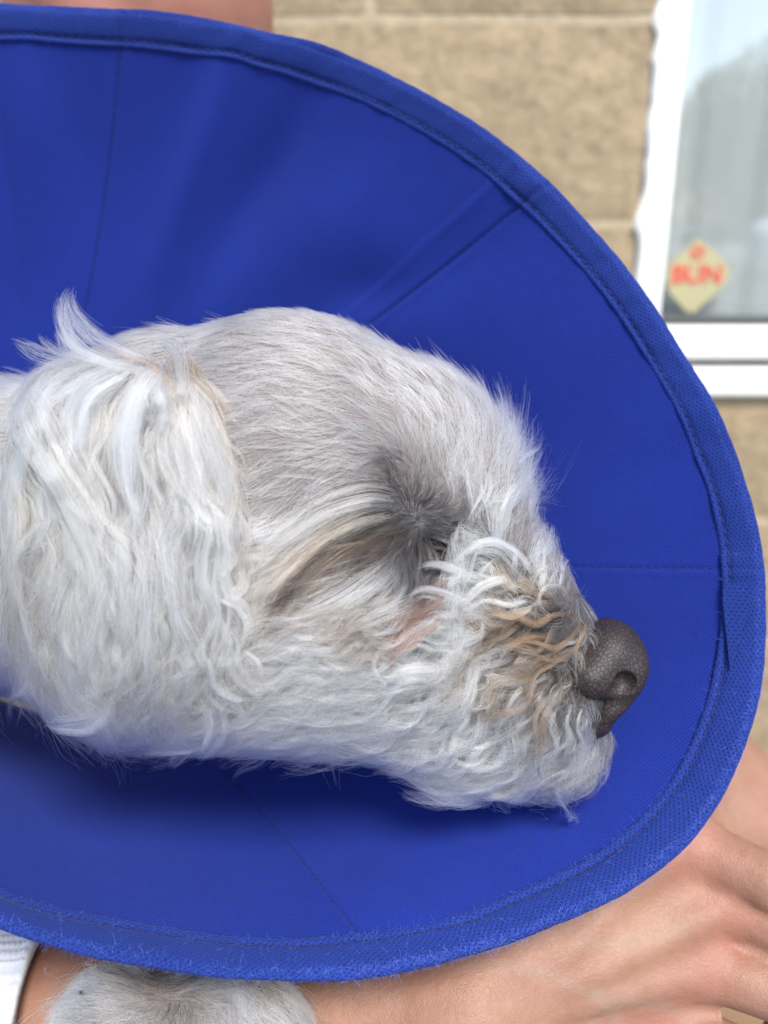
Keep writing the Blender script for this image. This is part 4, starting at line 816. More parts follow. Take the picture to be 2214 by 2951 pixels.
# face: lips seen just above the cone's top edge
fc = px_m(232, -158, 0.56)
yaw = 0.0
def fp(dx, dy, dz): return fc+np.array([dx, dy, dz])
S_FACE = [cone_m(fp(0.006, 0.03, -0.05), fp(0.012, -0.03, -0.04), 0.090, 0.088), cone_m(fp(0, -0.055, -0.01), fp(0, -0.075, 0.012), 0.046, 0.026),
          cone_m(fp(-0.055, -0.03, -0.05), fp(-0.012, -0.082, 0.004), 0.030, 0.022), cone_m(fp(0.055, -0.03, -0.05), fp(0.012, -0.082, 0.004), 0.030, 0.022),
          cone_m(fp(0, 0.01, 0.035), fp(0, -0.022, 0.048), 0.009, 0.014), cone_m(fp(-0.02, -0.05, 0.026), fp(0.02, -0.05, 0.026), 0.014, 0.014)]
neck_b = FR((-0.17, 0.80, 1.06)); hips = FR((-0.19, 0.80, 0.50))
shL = FR((0.02, 0.80, 1.02)); shR = FR((-0.37, 0.80, 1.00))
wrist = px_m(1010, 2170, 0.375); elbow = px_m(-420, 2230, 0.41)
S_NECK = cone_m(fp(0, -0.06, -0.06), neck_b, 0.056, 0.062)
S_ARMA = [cone_m(shR, elbow, 0.052, 0.043), cone_m(elbow, px_m(250, 2210, 0.405), 0.041, 0.036), cone_m(px_m(250, 2210, 0.405), wrist, 0.036, 0.027)]
kn = [px_m(1490, 1835, 0.385), px_m(1585, 1962, 0.378), px_m(1528, 2100, 0.374), px_m(1430, 2215, 0.376)]
tips = [[px_m(1660, 1905, 0.372), px_m(1775, 2020, 0.372), px_m(1815, 2110, 0.385)], [px_m(1760, 2042, 0.366), px_m(1885, 2130, 0.372), px_m(1915, 2225, 0.385)],
        [px_m(1700, 2152, 0.364), px_m(1810, 2265, 0.372), px_m(1830, 2360, 0.385)], [px_m(1590, 2278, 0.368), px_m(1670, 2400, 0.375), px_m(1690, 2470, 0.385)]]
S_HAND = []
for i, (q, w_) in enumerate(zip(kn, (0.017, 0.0165, 0.0155, 0.015))):
    inner = wrist+(q-wrist)*0.15+np.array([0, (1.5-i)*0.008, -0.004])
    back = q+np.array([0, 0, -0.009])
    S_HAND.append(cone_m(inner+np.array([0, 0, -0.004]), back, 0.021, w_))
palm = union(S_HAND+[cone_m(wrist, wrist+(kn[1]-wrist)*0.5+np.array([0, 0, -0.010]), 0.026, 0.021)], 0.009)
knob = [(cone_m(q+np.array([0, 0, -0.006]), q+np.array([0.001, 0, -0.006]), 0.0140, 0.0130)) for q in kn]
tend = [cone_m(wrist+(q-wrist)*0.35+np.array([0, 0, 0.0125]), q+np.array([-0.008, 0, 0.0035]), 0.003, 0.003) for q in kn]
vein = []
fing = []
for q, ts, w_ in zip(kn, tips, (0.0120, 0.0122, 0.0118, 0.0108)):
    c = [q+np.array([0, 0, -0.007])]+ts
    fing.append(union([cone_m(c[0], c[1], w_*1.12, w_), cone_m(c[1], c[2], w_, w_*0.92), cone_m(c[2], c[3], w_*0.92, w_*0.78)], 0.002))
thumb = union([cone_m(wrist+np.array([0.01, 0.012, -0.012]), px_m(1330, 1890, 0.42), 0.019, 0.015), cone_m(px_m(1330, 1890, 0.42), px_m(1540, 1840, 0.432), 0.0125, 0.0105), cone_m(px_m(1540, 1840, 0.432), px_m(1650, 1900, 0.435), 0.0105, 0.009)], 0.004)
def S_HANDA(p):
    d = palm(p)
    for k_ in knob: d = smin(d, k_(p), 0.004)
    for k_ in tend: d = smin(d, k_(p), 0.006)
    for k_ in vein: d = smin(d, k_(p), 0.004)
    fg = fing[0](p)
    for k_ in fing[1:]: fg = np.minimum(fg, k_(p))
    d = smin(d, fg, 0.0045)
    return smin(d, thumb(p), 0.008)
elbC = px_m(1290, 1330, 0.62); wrC = px_m(2050, 2240, 0.47)
S_ARMC = [cone_m(shL, elbC, 0.052, 0.044), cone_m(elbC, px_m(1560, 1770, 0.505), 0.042, 0.036), cone_m(px_m(1560, 1770, 0.505), wrC, 0.036, 0.027)]
hc = wrC+np.array([-0.012, -0.085, 0.03])
fC = [cone_m(wrC, wrC+np.array([-0.005+0.018*i-0.03, -0.075, 0.018]), 0.021, 0.014) for i in range(4)]
fC2 = []
for i in range(4):
    a = wrC+np.array([-0.035+0.018*i, -0.078, 0.020]); b = a+np.array([-0.022, -0.038, 0.012]); c = b+np.array([-0.026, -0.014, -0.004]); fC2.append(union([cone_m(a, b, 0.0098, 0.0092), cone_m(b, c, 0.0092, 0.0078)], 0.002))
S_LEGS = [cone_m(hips+np.array([0.08, 0, 0]), FR((0.02, 0.36, 0.54)), 0.085, 0.07), cone_m(FR((0.02, 0.36, 0.54)), FR((0.04, 0.40, 0.10)), 0.062, 0.045), cone_m(hips-np.array([0.08, 0, 0]), FR((-0.38, 0.38, 0.54)), 0.085, 0.07), cone_m(FR((-0.38, 0.38, 0.54)), FR((-0.40, 0.42, 0.10)), 0.062, 0.045),
          cone_m(FR((0.04, 0.42, 0.04)), FR((0.05, 0.26, 0.03)), 0.036, 0.03), cone_m(FR((-0.40, 0.44, 0.04)), FR((-0.42, 0.28, 0.03)), 0.036, 0.03)]
S_TOR = [cone_m(neck_b-np.array([0, 0.06, 0]), hips, 0.115, 0.13), cone_m(shL, shR, 0.055, 0.055)]
S_BIG = union(S_TOR+S_ARMA+S_ARMC+S_LEGS[:4], 0.03)
S_HEADP = union(S_FACE, 0.016)
def S_PER(p):
    d = S_BIG(p); d = smin(d, S_NECK(p), 0.03); d = smin(d, S_HEADP(p), 0.02)
    d = smin(d, S_HANDA(p), 0.012)
    c = fC[0](p)
    for k_ in fC[1:]: c = smin(c, k_(p), 0.01)
    for k_ in fC2: c = smin(c, k_(p), 0.003)
    d = smin(d, c, 0.012)
    return smin(d, np.minimum(S_LEGS[4](p), S_LEGS[5](p)), 0.02)
# coarse grid for the whole body, fine one for what shows (hand and face), cut on a shared plane pair
def nets_body():
    parts = nets(S_PER, FR((-0.62, 1.0, -0.02)).clip(-9, 9)*0+np.array([-0.60, -1.20, -1.05]), np.array([0.36, 0.36, -0.26]), 0.0085)
    return parts
pv, pf = nets_body()
# refine the visible hand / forearm / face region by subdividing its quads and projecting
def refine(v, f, mask, times):
    for _ in range(times):
        sel = mask(v[f].mean(1)); keep = f[~sel]; q = f[sel]
        m = len(q); a, b, c, d = (v[q[:, i]] for i in range(4))
        nv_ = np.concatenate([(a+b)/2, (b+c)/2, (c+d)/2, (d+a)/2, (a+b+c+d)/4]); n0 = len(v); I = n0+np.arange(m)
        e1, e2, e3, e4, ce = I, I+m, I+2*m, I+3*m, I+4*m
        nfc = np.concatenate([np.stack([q[:, 0], e1, ce, e4], -1), np.stack([e1, q[:, 1], e2, ce], -1), np.stack([ce, e2, q[:, 2], e3], -1), np.stack([e4, ce, e3, q[:, 3]], -1)])
        v = np.concatenate([v, nv_]); f = np.concatenate([keep, nfc])
        key = np.round(v*1e6).astype(np.int64)
        _, first, inv = np.unique(key, axis=0, return_index=True, return_inverse=True)
        v = v[first]; f = inv.reshape(-1)[f]
        x, y = pix(v); msk = mask(v)
        for _ in range(3):
            w = v[msk]; v[msk] = w-grad(S_PER, w, 2e-4)*np.clip(S_PER(w), -0.004, 0.004)[:, None]
    return v, f
def vis(p):
    x, y = pix(p)
    return ((x > -120) & (x < 1950) & (y > 1500) & (y < 2500) & (p[:, 2] > -0.56)) | ((y < 300) & (y > -900) & (x > -300) & (x < 800))
pv, pf = refine(pv, pf, vis, 2)
BODY = mesh_obj('body', W(pv), pf, M_SKIN, PER)
_fl = np.zeros((len(pv), 3)); 
for q in kn: _fl[:, 0] += 0.55*np.exp(-(np.linalg.norm(pv-q, axis=1)/0.013)**2)
_fl[:, 0] += 0.45*sstep(0.2, 0.25, pv[:, 1])
for pl in ([(1010, 2085), (1150, 2095), (1290, 2150), (1400, 2165), (1500, 2200)], [(1290, 2150), (1330, 2200), (1345, 2260)], [(1250, 2040), (1380, 2030), (1480, 2010)]):
    cvv = catmull(np.array([list(a)+[0] for a in pl], float), 60)[:, :2]; x_, y_ = pix(pv); near_ = (x_ > 950) & (x_ < 1560) & (y_ > 1900) & (pv[:, 2] > -0.39)
    dd = np.min(np.hypot(x_[near_, None]-cvv[:, 0], y_[near_, None]-cvv[:, 1]), axis=1); _fl[near_, 1] += 0.38*np.exp(-(dd/15)**2)
set_col(BODY, 'flush', _fl.clip(0, 1))
# lips
mb = MB()
for sg, th in ((1, 0.0052), (-1, 0.0062)):
    P = np.array([fp(-0.026+i*0.0052, -0.0500+sg*(0.0042-0.00045*(i-5)**2*0.16*4*0.25), 0.0400-0.00022*(i-5)**2) for i in range(11)])
    rr = th*np.sin(np.pi*np.linspace(0.06, 0.94, 11)); v, f = tube(P, rr, 10); mb.add(W(v), f)
mb.build('lips', M_LIPS, PER)
M_EYEW = mat('eye_white', (0.75, 0.72, 0.7), 0.2); M_HAIRP = mat('person_hair', (0.03, 0.018, 0.012), 0.5)
for s_ in (-1, 1):
    v, f = ball(fp(s_*0.031, 0.020, 0.028), 0.0115, 14); e_ = mesh_obj('eye', W(v), f, M_EYEW, PER)
    v, f = ball(fp(s_*0.031, 0.019, 0.0345), 0.0060, 10); mesh_obj('iris', W(v), f, M_EYE, e_)
v, f = nets(union([cone_m(fp(0, 0.05, -0.07), fp(0, -0.02, -0.085), 0.098, 0.09), cone_m(fp(0.0, 0.0, -0.11), fp(0.0, -0.06, -0.13), 0.06, 0.04)], 0.02), fp(-0.16, -0.22, -0.22), fp(0.16, 0.17, 0.06), 0.006)
mesh_obj('hair', W(v), f, M_HAIRP, PER)

# knitted top: torso shell and the sleeve whose end shows beside the paw
M_KNIT = mat('white_knit', (0.55, 0.56, 0.60), 0.9); bsdf(M_KNIT).inputs['Sheen Weight'].default_value = 0.2
K(M_KNIT, bump(M_KNIT, noise(M_KNIT, geo_pos(M_KNIT), 1500, 4), 0.5, 0.0004), bsdf(M_KNIT).inputs['Normal'])
S_TOP = union([cone_m(neck_b-np.array([0, 0.055, 0]), hips, 0.130, 0.148), cone_m(shL, shR, 0.072, 0.072), cone_m(shR, elbow, 0.070, 0.056), cone_m(shL, shL+(elbC-shL)*0.55, 0.070, 0.060)], 0.035)
v, f = nets(S_TOP, (-0.62, -0.75, -1.1), (0.36, 0.45, -0.30), 0.009)
TOP = mesh_obj('knitted_top', W(v), f, M_KNIT, PER)
a1 = px_m(118, 2215, 0.400); a0 = a1+np.array([-0.17, -0.012, -0.004])
ax_ = a1-a0; la = np.linalg.norm(ax_); ax_ /= la
e1 = unit(np.cross(ax_, np.array([0, 0, 1.0]))); e2 = np.cross(e1, ax_)
nth, nl = 420, 300
th = np.linspace(0, 2*np.pi, nth, endpoint=False); sl_ = np.linspace(0, 1, nl)
TH, SL = np.meshgrid(th, sl_, indexing='ij')
rad_ = 0.0525-0.006*SL
wales = 64; ln_ = SL*la
rowh = 0.0024
ph_ = ln_/rowh+0.35*np.abs(((TH*wales/(2*np.pi)) % 1)-0.5)*2
st_ = np.abs(np.sin(np.pi*ph_))*np.abs(np.sin(TH*wales/2))
band = 0.5+0.5*np.sign(np.sin(TH*7+0.6))
disp = 0.0011*st_*(0.45+0.55*band)+0.0010*band
disp = disp+0.0006*vnoise(np.stack([np.cos(TH)*8, np.sin(TH)*8, SL*20], -1), 1)
endc = np.where(SL > 0.985, -0.0, 0)
r_ = rad_+disp+0.0012*np.exp(-((SL-0.99)/0.01)**2)
ctr = a0[None, None]+ax_*(SL[..., None]*la)
Sv = ctr+(e1*np.cos(TH)[..., None]+e2*np.sin(TH)[..., None])*r_[..., None]
inner = (a1[None]+(e1*np.cos(th)[:, None]+e2*np.sin(th)[:, None])*0.0440)
inner2 = (a1[None]-ax_*0.05+(e1*np.cos(th)[:, None]+e2*np.sin(th)[:, None])*0.0430)
Sv = np.concatenate([Sv, (inner+ax_*0.0005)[:, None], inner2[:, None]], 1)
mesh_obj('sleeve', W(Sv.reshape(-1, 3)), grid_faces(nth, nl+2, True), M_KNIT, TOP)
M_JEAN = mat('trousers', (0.03, 0.035, 0.05), 0.85)
v, f = nets(union([cone_m(hips+np.array([0.08, 0, 0]), FR((0.02, 0.36, 0.54)), 0.093, 0.078), cone_m(FR((0.02, 0.36, 0.54)), FR((0.04, 0.40, 0.14)), 0.070, 0.056), cone_m(hips-np.array([0.08, 0, 0]), FR((-0.38, 0.38, 0.54)), 0.093, 0.078), cone_m(FR((-0.38, 0.38, 0.54)), FR((-0.40, 0.42, 0.14)), 0.070, 0.056), cone_m(hips, hips+np.array([0, 0.06, 0]), 0.145, 0.13)], 0.02), (-0.62, -1.2, -1.12), (0.3, -0.2, -0.3), 0.012)
mesh_obj('trousers', W(v), f, M_JEAN, PER)
# ================================================================== WALL, WINDOW, GROUND, STREET BEHIND
YW = 1.0
def zw(py, y=YW):                                      # height on a vertical plane y seen at picture row py
    v = (CY-py)/FPX; return CAM[2]+y*(-sp+v*cp)/(cp+v*sp)
def xw(px, py, y=YW):
    v = (CY-py)/FPX; d = y/(cp+v*sp); return (px-CX)/FPX*d
M_GR = mat('paving', (0.22, 0.21, 0.19), 0.9)
_p = geo_pos(M_GR); K(M_GR, mix(M_GR, noise(M_GR, _p, 3, 6), (0.16, 0.155, 0.15), (0.28, 0.27, 0.25)), bsdf(M_GR).inputs['Base Color'])
v = [(-250, -250, 0), (250, -250, 0), (250, 60, 0), (-250, 60, 0)]
tag(mesh_obj('ground', v, [(0, 1, 2, 3)], M_GR), kind='structure')
M_RD = mat('asphalt', (0.05, 0.05, 0.052), 0.9); _p = geo_pos(M_RD); K(M_RD, mix(M_RD, noise(M_RD, _p, 20, 5), (0.04, 0.04, 0.042), (0.075, 0.075, 0.075)), bsdf(M_RD).inputs['Base Color'])
tag(mesh_obj('road', [(-200, -20, 0.004), (200, -20, 0.004), (200, -8, 0.004), (-200, -8, 0.004)], [(0, 1, 2, 3)], M_RD), kind='structure')
kb, kf = box((0, -7.85, 0.06), (400, 0.25, 0.12)); tag(mesh_obj('kerb', kb, kf, M_GR, smooth=False), kind='structure')

def stone_mat(name, a, b, c):
    m = mat(name, a, 0.9); p = geo_pos(m)
    oi = N(m, 'ShaderNodeObjectInfo')
    n1 = noise(m, p, 16, 6, 0.62); n2 = noise(m, p, 55, 5, 0.65); n3 = noise(m, p, 6, 3)
    col = mix(m, ramp(m, n1, [(0.3, (0, 0, 0)), (0.7, (1, 1, 1))]), a, b)
    col = mix(m, math_n(m, 'MULTIPLY', ramp(m, n2, [(0.42, (0, 0, 0)), (0.72, (1, 1, 1))]), 0.8), col, c)
    col = mix(m, math_n(m, 'MULTIPLY', n3, 0.35), col, a)
    hsv = m.node_tree.nodes.new('ShaderNodeHueSaturation'); K(m, math_n(m, 'ADD', math_n(m, 'MULTIPLY', oi.outputs['Random'], 0.22), 0.88), hsv.inputs['Value']); K(m, col, hsv.inputs['Color'])
    K(m, hsv.outputs[0], bsdf(m).inputs['Base Color'])
    K(m, bump(m, math_n(m, 'ADD', n2, n1), 0.7, 0.006), bsdf(m).inputs['Normal'])
    return m
M_ST = stone_mat('stone', (0.29, 0.22, 0.135), (0.395, 0.31, 0.195), (0.17, 0.125, 0.08))
M_MO = stone_mat('mortar', (0.40, 0.325, 0.215), (0.45, 0.365, 0.25), (0.32, 0.25, 0.165))
WX0, WX1 = -1.6, 2.4
z_sill_top, z_sill_bot = zw(800, YW-0.012), zw(857, YW-0.012)
win_l = xw(1417, 40); win_b = z_sill_bot; win_t = win_b+1.25; win_r = win_l+1.25
wall_base = (0.0, YW+0.1, 0.0)
WALL = empty('stone_wall', wall_base, 'sandy yellow-brown wall of large rough stone blocks behind the blue cone', 'wall')
mb = MB()
for (x0, x1, z0, z1) in ((WX0, win_l-0.0, 0, 2.6), (win_r, WX1, 0, 2.6), (win_l, win_r, 0, win_b-0.002), (win_l, win_r, win_t, 2.6)):
    v, f = box(((x0+x1)/2, YW+0.1022, (z0+z1)/2), (x1-x0, 0.2, z1-z0)); mb.add(v, f)
mb.build('mortar', M_MO, WALL, smooth=False)
rows = [zw(p) for p in (-830, -390, 41, 485, 858, 1127, 1384, 1638)]
zs = [2.6, 2.38]+rows
while zs[-1] > 0.14: zs.append(zs[-1]-0.16)
zs = [z for z in zs if z > 0.05]+[0.02]; zs = sorted(set(zs), reverse=True)
JT = 0.011
for i in range(len(zs)-1):
    zt, zb = zs[i]-JT/2, zs[i+1]+JT/2
    if zt-zb < 0.03: continue
    Lb = 0.46 if zt-zb > 0.17 else 0.40
    xr = win_l
    xs = []
    x = win_l-Lb*(1.0 if i % 2 == 0 else 0.72)
    edges = [win_l]
    while x > WX0: edges.append(x); x -= Lb*(0.9+0.2*random.random())
    edges.append(WX0); x = win_l+Lb*(0.66 if i % 2 else 0.95)
    right = []
    while x < WX1: right.append(x); x += Lb*(0.9+0.2*random.random())
    right.append(WX1)
    E = sorted(set(edges+right))
    inwin = zt > win_b+0.01 and zb < win_t-0.01
    for a, b in zip(E[:-1], E[1:]):
        if inwin:
            if a >= win_l-1e-6 and b <= win_r+1e-6: continue
            if a < win_r < b and a >= win_l-1e-6: a = win_r
            elif a < win_l < b: b = win_l
        x0, x1 = a+JT/2, b-JT/2
        if abs(b-win_l) < 1e-6 and inwin: x1 = b-0.002
        if x1-x0 < 0.03: continue
        nx, nz = 7, 5
        gx = np.linspace(x0, x1, nx); gz = np.linspace(zb, zt, nz); X, Z = np.meshgrid(gx, gz, indexing='ij')
        edge = (X == gx[0]) | (X == gx[-1]) | (Z == gz[0]) | (Z == gz[-1])
        Y = np.where(edge, YW+0.0015, YW-0.0015)+vnoise(np.stack([X*13, Z*13, 0*X+i], -1), 1)*np.where(edge, 0.001, 0.004)
        Xj = X+np.where(edge, vnoise(np.stack([X*30, Z*30, 0*X+3], -1), 1)*0.003, 0)*(1 if not inwin else 1.2); Zj = Z+np.where(edge, vnoise(np.stack([X*30+9, Z*30, 0*X+3], -1), 1)*0.0025, 0)
        v = np.stack([Xj, Y, Zj], -1).reshape(-1, 3); f = grid_faces(nx, nz)
        back = np.array([(x0, YW+0.05, zb), (x1, YW+0.05, zb), (x1, YW+0.05, zt), (x0, YW+0.05, zt)])
        ring = [k*nz for k in range(nx)], [(nx-1)*nz+k for k in range(nz)], [k*nz+nz-1 for k in range(nx)], [k for k in range(nz)]
        ff = [tuple(q) for q in f]; n0 = len(v)
        ff += [tuple(ring[0][::-1])+(n0, n0+1), tuple(ring[1][::-1])+(n0+1, n0+2), tuple(ring[2])+(n0+2, n0+3), tuple(ring[3])+(n0+3, n0)]
        mesh_obj('stone_block', np.concatenate([v, back]), [tuple(reversed(q)) if k_ < len(f) else q for k_, q in enumerate(ff)], M_ST, WALL, smooth=False, origin=((x0+x1)/2, YW+0.02, zb))

# window
M_PVC = mat('white_frame', (0.80, 0.80, 0.80), 0.35); M_GASK = mat('grey_gasket', (0.06, 0.065, 0.065), 0.6); M_SEAL = mat('white_render', (0.80, 0.79, 0.77), 0.8)
M_SILL = mat('white_sill', (0.80, 0.79, 0.76), 0.5)
WIN = empty('window', ((win_l+win_r)/2, YW, win_b), 'white framed window in the stone wall with net curtain, sky and tree reflected', 'window')
z_rt, z_rb = zw(706, YW+0.002), zw(778, YW+0.002)         # bottom rail
jw = xw(1484, 0)-xw(1437, 0)
zt_ = win_t
# jamb
bev_box('jamb', ((win_l+0.014+win_l+0.014+jw)/2, YW+0.03, (z_sill_top+zt_)/2), (jw, 0.06, zt_-z_sill_top), M_PVC, WIN, 0.006)
bev_box('jamb', (win_r-jw/2, YW+0.03, (z_sill_top+zt_)/2), (jw, 0.06, zt_-z_sill_top), M_PVC, WIN, 0.006)
gl0, gl1 = win_l+0.014+jw, win_r-jw
bev_box('bottom_rail', ((gl0+gl1)/2, YW+0.032, (z_rt+z_rb)/2), (gl1-gl0-0.001, 0.06, z_rt-z_rb), M_PVC, WIN, 0.008)
bev_box('top_rail', ((gl0+gl1)/2, YW+0.032, zt_-0.03), (gl1-gl0-0.001, 0.06, 0.06), M_PVC, WIN, 0.008)
bev_box('gap_strip', ((gl0+gl1)/2, YW+0.030, (z_rb+z_sill_top)/2), (gl1-gl0-0.001, 0.02, z_rb-z_sill_top-0.0005), M_GASK, WIN, 0)
bev_box('gasket', ((gl0+gl1)/2, YW+0.030, z_rt+0.0048), (gl1-gl0-0.002, 0.030, 0.0085), M_GASK, WIN, 0.001)
bev_box('sill', ((win_l+win_r)/2, YW+0.028, (z_sill_top+z_sill_bot)/2), (win_r-win_l-0.004, 0.08, z_sill_top-z_sill_bot), M_SILL, WIN, 0.004)
# uneven render filled between frame and stone
n = 120; zz = np.linspace(z_sill_top+0.001, zt_, n); jog = np.interp(zz, sorted([zw(41), zw(485), zw(300), zw(180), zw(0), z_sill_top]), [0.001, 0.006, 0.002, 0.0045, 0.001, 0.006][:6] if True else 0)
left = win_l+0.004-np.abs(vnoise(np.stack([zz*40, zz*0, zz*0], -1), 1))*0.006-0.009*np.exp(-((zz-zw(41))/0.008)**2)-0.008*np.exp(-((zz-zw(485))/0.010)**2)-0.003*np.exp(-((zz-zw(255))/0.01)**2)
v = []; 
for q, z in zip(left, zz): v += [(q, YW+0.012, z), (q+0.002, YW-0.004, z), (win_l+0.0135, YW-0.003, z), (win_l+0.0138, YW+0.03, z)]
f = [(i*4+j, i*4+j+1, (i+1)*4+j+1, (i+1)*4+j) for i in range(n-1) for j in range(3)]
mesh_obj('render_edge', v, f, M_SEAL, WIN)
# pane: glass lets light through and mirrors the street
M_GL = bpy.data.materials.new('glass'); M_GL.use_nodes = True; nt = M_GL.node_tree; nt.nodes.clear()
_o = nt.nodes.new('ShaderNodeOutputMaterial'); _t = nt.nodes.new('ShaderNodeBsdfTransparent'); _g = nt.nodes.new('ShaderNodeBsdfGlossy'); _g.inputs['Roughness'].default_value = 0.0
_t.inputs[0].default_value = (0.985, 0.995, 0.99, 1)
_m = nt.nodes.new('ShaderNodeMixShader'); _l = nt.nodes.new('ShaderNodeFresnel'); _l.inputs[0].default_value = 1.35
_q = nt.nodes.new('ShaderNodeMath'); _q.operation = 'MULTIPLY_ADD'; _q.inputs[1].default_value = 0.9; _q.inputs[2].default_value = 0.04
nt.links.new(_l.outputs[0], _q.inputs[0]); _m.inputs[0].default_value = 0.16; nt.links.new(_t.outputs[0], _m.inputs[1]); nt.links.new(_g.outputs[0], _m.inputs[2]); nt.links.new(_m.outputs[0], _o.inputs[0])
yg = YW+0.034
v, f = box(((gl0+gl1)/2, yg+0.002, (z_rt+zt_-0.06)/2+0.001), (gl1-gl0-0.003, 0.004, zt_-0.06-z_rt-0.006)); mesh_obj('pane', v, f, M_GL, WIN, smooth=False)
# net curtain just inside
M_CUR = mat('net_curtain', (0.50, 0.52, 0.51), 0.9)
cx = np.linspace(gl0-0.02, gl1+0.02, 260); cy = YW+0.062+0.004*np.sin(cx*95)+0.004*np.sin(cx*41+1)+0.002*np.sin(cx*170)
v = np.concatenate([np.stack([cx, cy, 0*cx+z_rb-0.03], -1), np.stack([cx, cy*1.0, 0*cx+zt_], -1)]); m_ = len(cx)
f = np.array([(i, i+1, m_+i+1, m_+i) for i in range(m_-1)])
tag(mesh_obj('curtain', v, f, M_CUR, origin=((gl0+gl1)/2, YW+0.1, z_rb-0.03)), 'pale net curtain hanging in soft folds behind the window pane', 'curtain')
_tr = M_CUR.node_tree.nodes.new('ShaderNodeBsdfTranslucent'); _tr.inputs[0].default_value = (0.9, 0.92, 0.92, 1)
_mx = M_CUR.node_tree.nodes.new('ShaderNodeMixShader'); _mx.inputs[0].default_value = 0.05; _ou = M_CUR.node_tree.nodes['Material Output']
K(M_CUR, bsdf(M_CUR).outputs[0], _mx.inputs[1]); K(M_CUR, _tr.outputs[0], _mx.inputs[2]); K(M_CUR, _mx.outputs[0], _ou.inputs[0])

# sticker: yellow diamond with red letters
def on_glass(px, py, y): return np.array([xw(px, py, y), y, zw(py, y)])
ys = yg-0.0012
STK = empty('sticker', on_glass(1506, 596, ys), 'yellow diamond sticker with red letters in the lower left corner of the window', 'sticker')
M_STK = mat('sticker_yellow', (0.40, 0.37, 0.21), 0.6); M_RED = mat('sticker_red', (0.62, 0.09, 0.06), 0.5)
rim_ = [(1512, 514), (1560, 556), (1582, 590), (1560, 622), (1500, 676), (1482, 672), (1446, 630), (1440, 596), (1446, 572)]
fr = [on_glass(a, b, ys) for a, b in rim_]; bk = [p+np.array([0, 0.0009, 0]) for p in fr]; k_ = len(fr)
mesh_obj('backing', fr+bk, [tuple(range(k_))[::-1], tuple(range(k_, 2*k_))]+[(i, (i+1) % k_, (i+1) % k_+k_, i+k_) for i in range(k_)], M_STK, STK, smooth=False)
def text(s, c, size, name, ext=0.0004, wide=1.0):
    cu = bpy.data.curves.new(name, 'FONT'); cu.body = s; cu.size = size; cu.extrude = ext; cu.align_x = 'CENTER'; cu.align_y = 'CENTER'; cu.offset = size*0.025
    t = bpy.data.objects.new(name, cu); scene.collection.objects.link(t); bpy.context.view_layer.update()
    me = bpy.data.meshes.new_from_object(t.evaluated_get(bpy.context.evaluated_depsgraph_get())); bpy.data.objects.remove(t)
    v = np.array([q.co[:] for q in me.vertices]); f = [tuple(p.vertices) for p in me.polygons]
    v = np.stack([v[:, 0]*wide+c[0], -v[:, 2]+c[1], v[:, 1]+c[2]], -1)
    return mesh_obj(name, v, f, M_RED, STK, smooth=False)
text('BUN', on_glass(1506, 594, ys-0.0009), 0.028, 'lettering', wide=1.02)
cc_ = on_glass(1508, 545, ys-0.0009); th = np.linspace(0, 2*np.pi, 25)[:-1]
mb = MB(); v = []
for t_ in th: v += [(cc_[0]+0.0085*math.cos(t_), cc_[1], cc_[2]+0.0075*math.sin(t_)), (cc_[0]+0.0055*math.cos(t_), cc_[1], cc_[2]+0.0048*math.sin(t_))]
mb.add(np.array(v), [(2*i, (2*i+2) % 48, (2*i+3) % 48, 2*i+1) for i in range(24)])
v, f = ball(np.array([cc_[0], cc_[1], cc_[2]]), 0.0024, 8, (1, 0.2, 1)); mb.add(v, f)
mb.build('emblem', M_RED, STK, smooth=False)

# things across the road, mirrored in the pane
M_BARK = mat('bark', (0.10, 0.075, 0.055), 0.9); M_LEAF = mat('leaves', (0.075, 0.10, 0.045), 0.7)
def tree(x, y, h, cr, label):
    t = empty('tree', (x, y, 0), label, 'tree', 'trees across the road')
    mb = MB(); v, f = tube(np.array([(x, y, 0), (x+.1, y, h*.3), (x, y+.1, h*.6), (x, y, h*.85)]), [0.28, 0.2, 0.14, 0.05], 9); mb.add(v, f)
    for k in range(8):
        a = k*2.4; z0 = h*(.32+.05*k); e = np.array([x+math.cos(a)*cr*.7, y+math.sin(a)*cr*.7, z0+cr*.5]); v, f = tube(np.array([(x, y, z0), (np.array([x, y, z0])+e)/2+[0, 0, .1], e]), [.09, .06, .02], 6); mb.add(v, f)
    mb.build('trunk', M_BARK, t)
    n = 9000; d = unit(rng.normal(size=(n, 3))); c = np.array([x, y, h-cr*.95])+d*(rng.random((n, 1))**.45)*cr*np.array([1, 1, .95])*(1+.28*vnoise(d*2.2+x, 1)[:, None])
    a = unit(rng.normal(size=(n, 3)))*.16; b = unit(np.cross(a, rng.normal(size=(n, 3))))*.10
    v = np.stack([c-a, c+b, c+a, c-b], 1).reshape(-1, 3); mesh_obj('crown', v, np.arange(4*n).reshape(-1, 4), M_LEAF, t, smooth=False)
tree(14.5, -36, 7.0, 4.0, 'leafy tree across the road, the one mirrored nearest the window frame')
tree(24, -42, 8.0, 4.6, 'taller leafy tree across the road, mirrored further right in the window')
tree(6.5, -46, 5.0, 3.2, 'small round tree farthest down the road behind the camera')
M_PAINT = mat('white_paint', (0.8, 0.8, 0.8), 0.25); M_TYRE = mat('rubber', (0.02, 0.02, 0.02), 0.8); M_DGL = mat('car_glass', (0.02, 0.025, 0.03), 0.08); M_RIM = mat('rim_metal', (0.4, 0.4, 0.42), 0.3, Metallic=0.9)
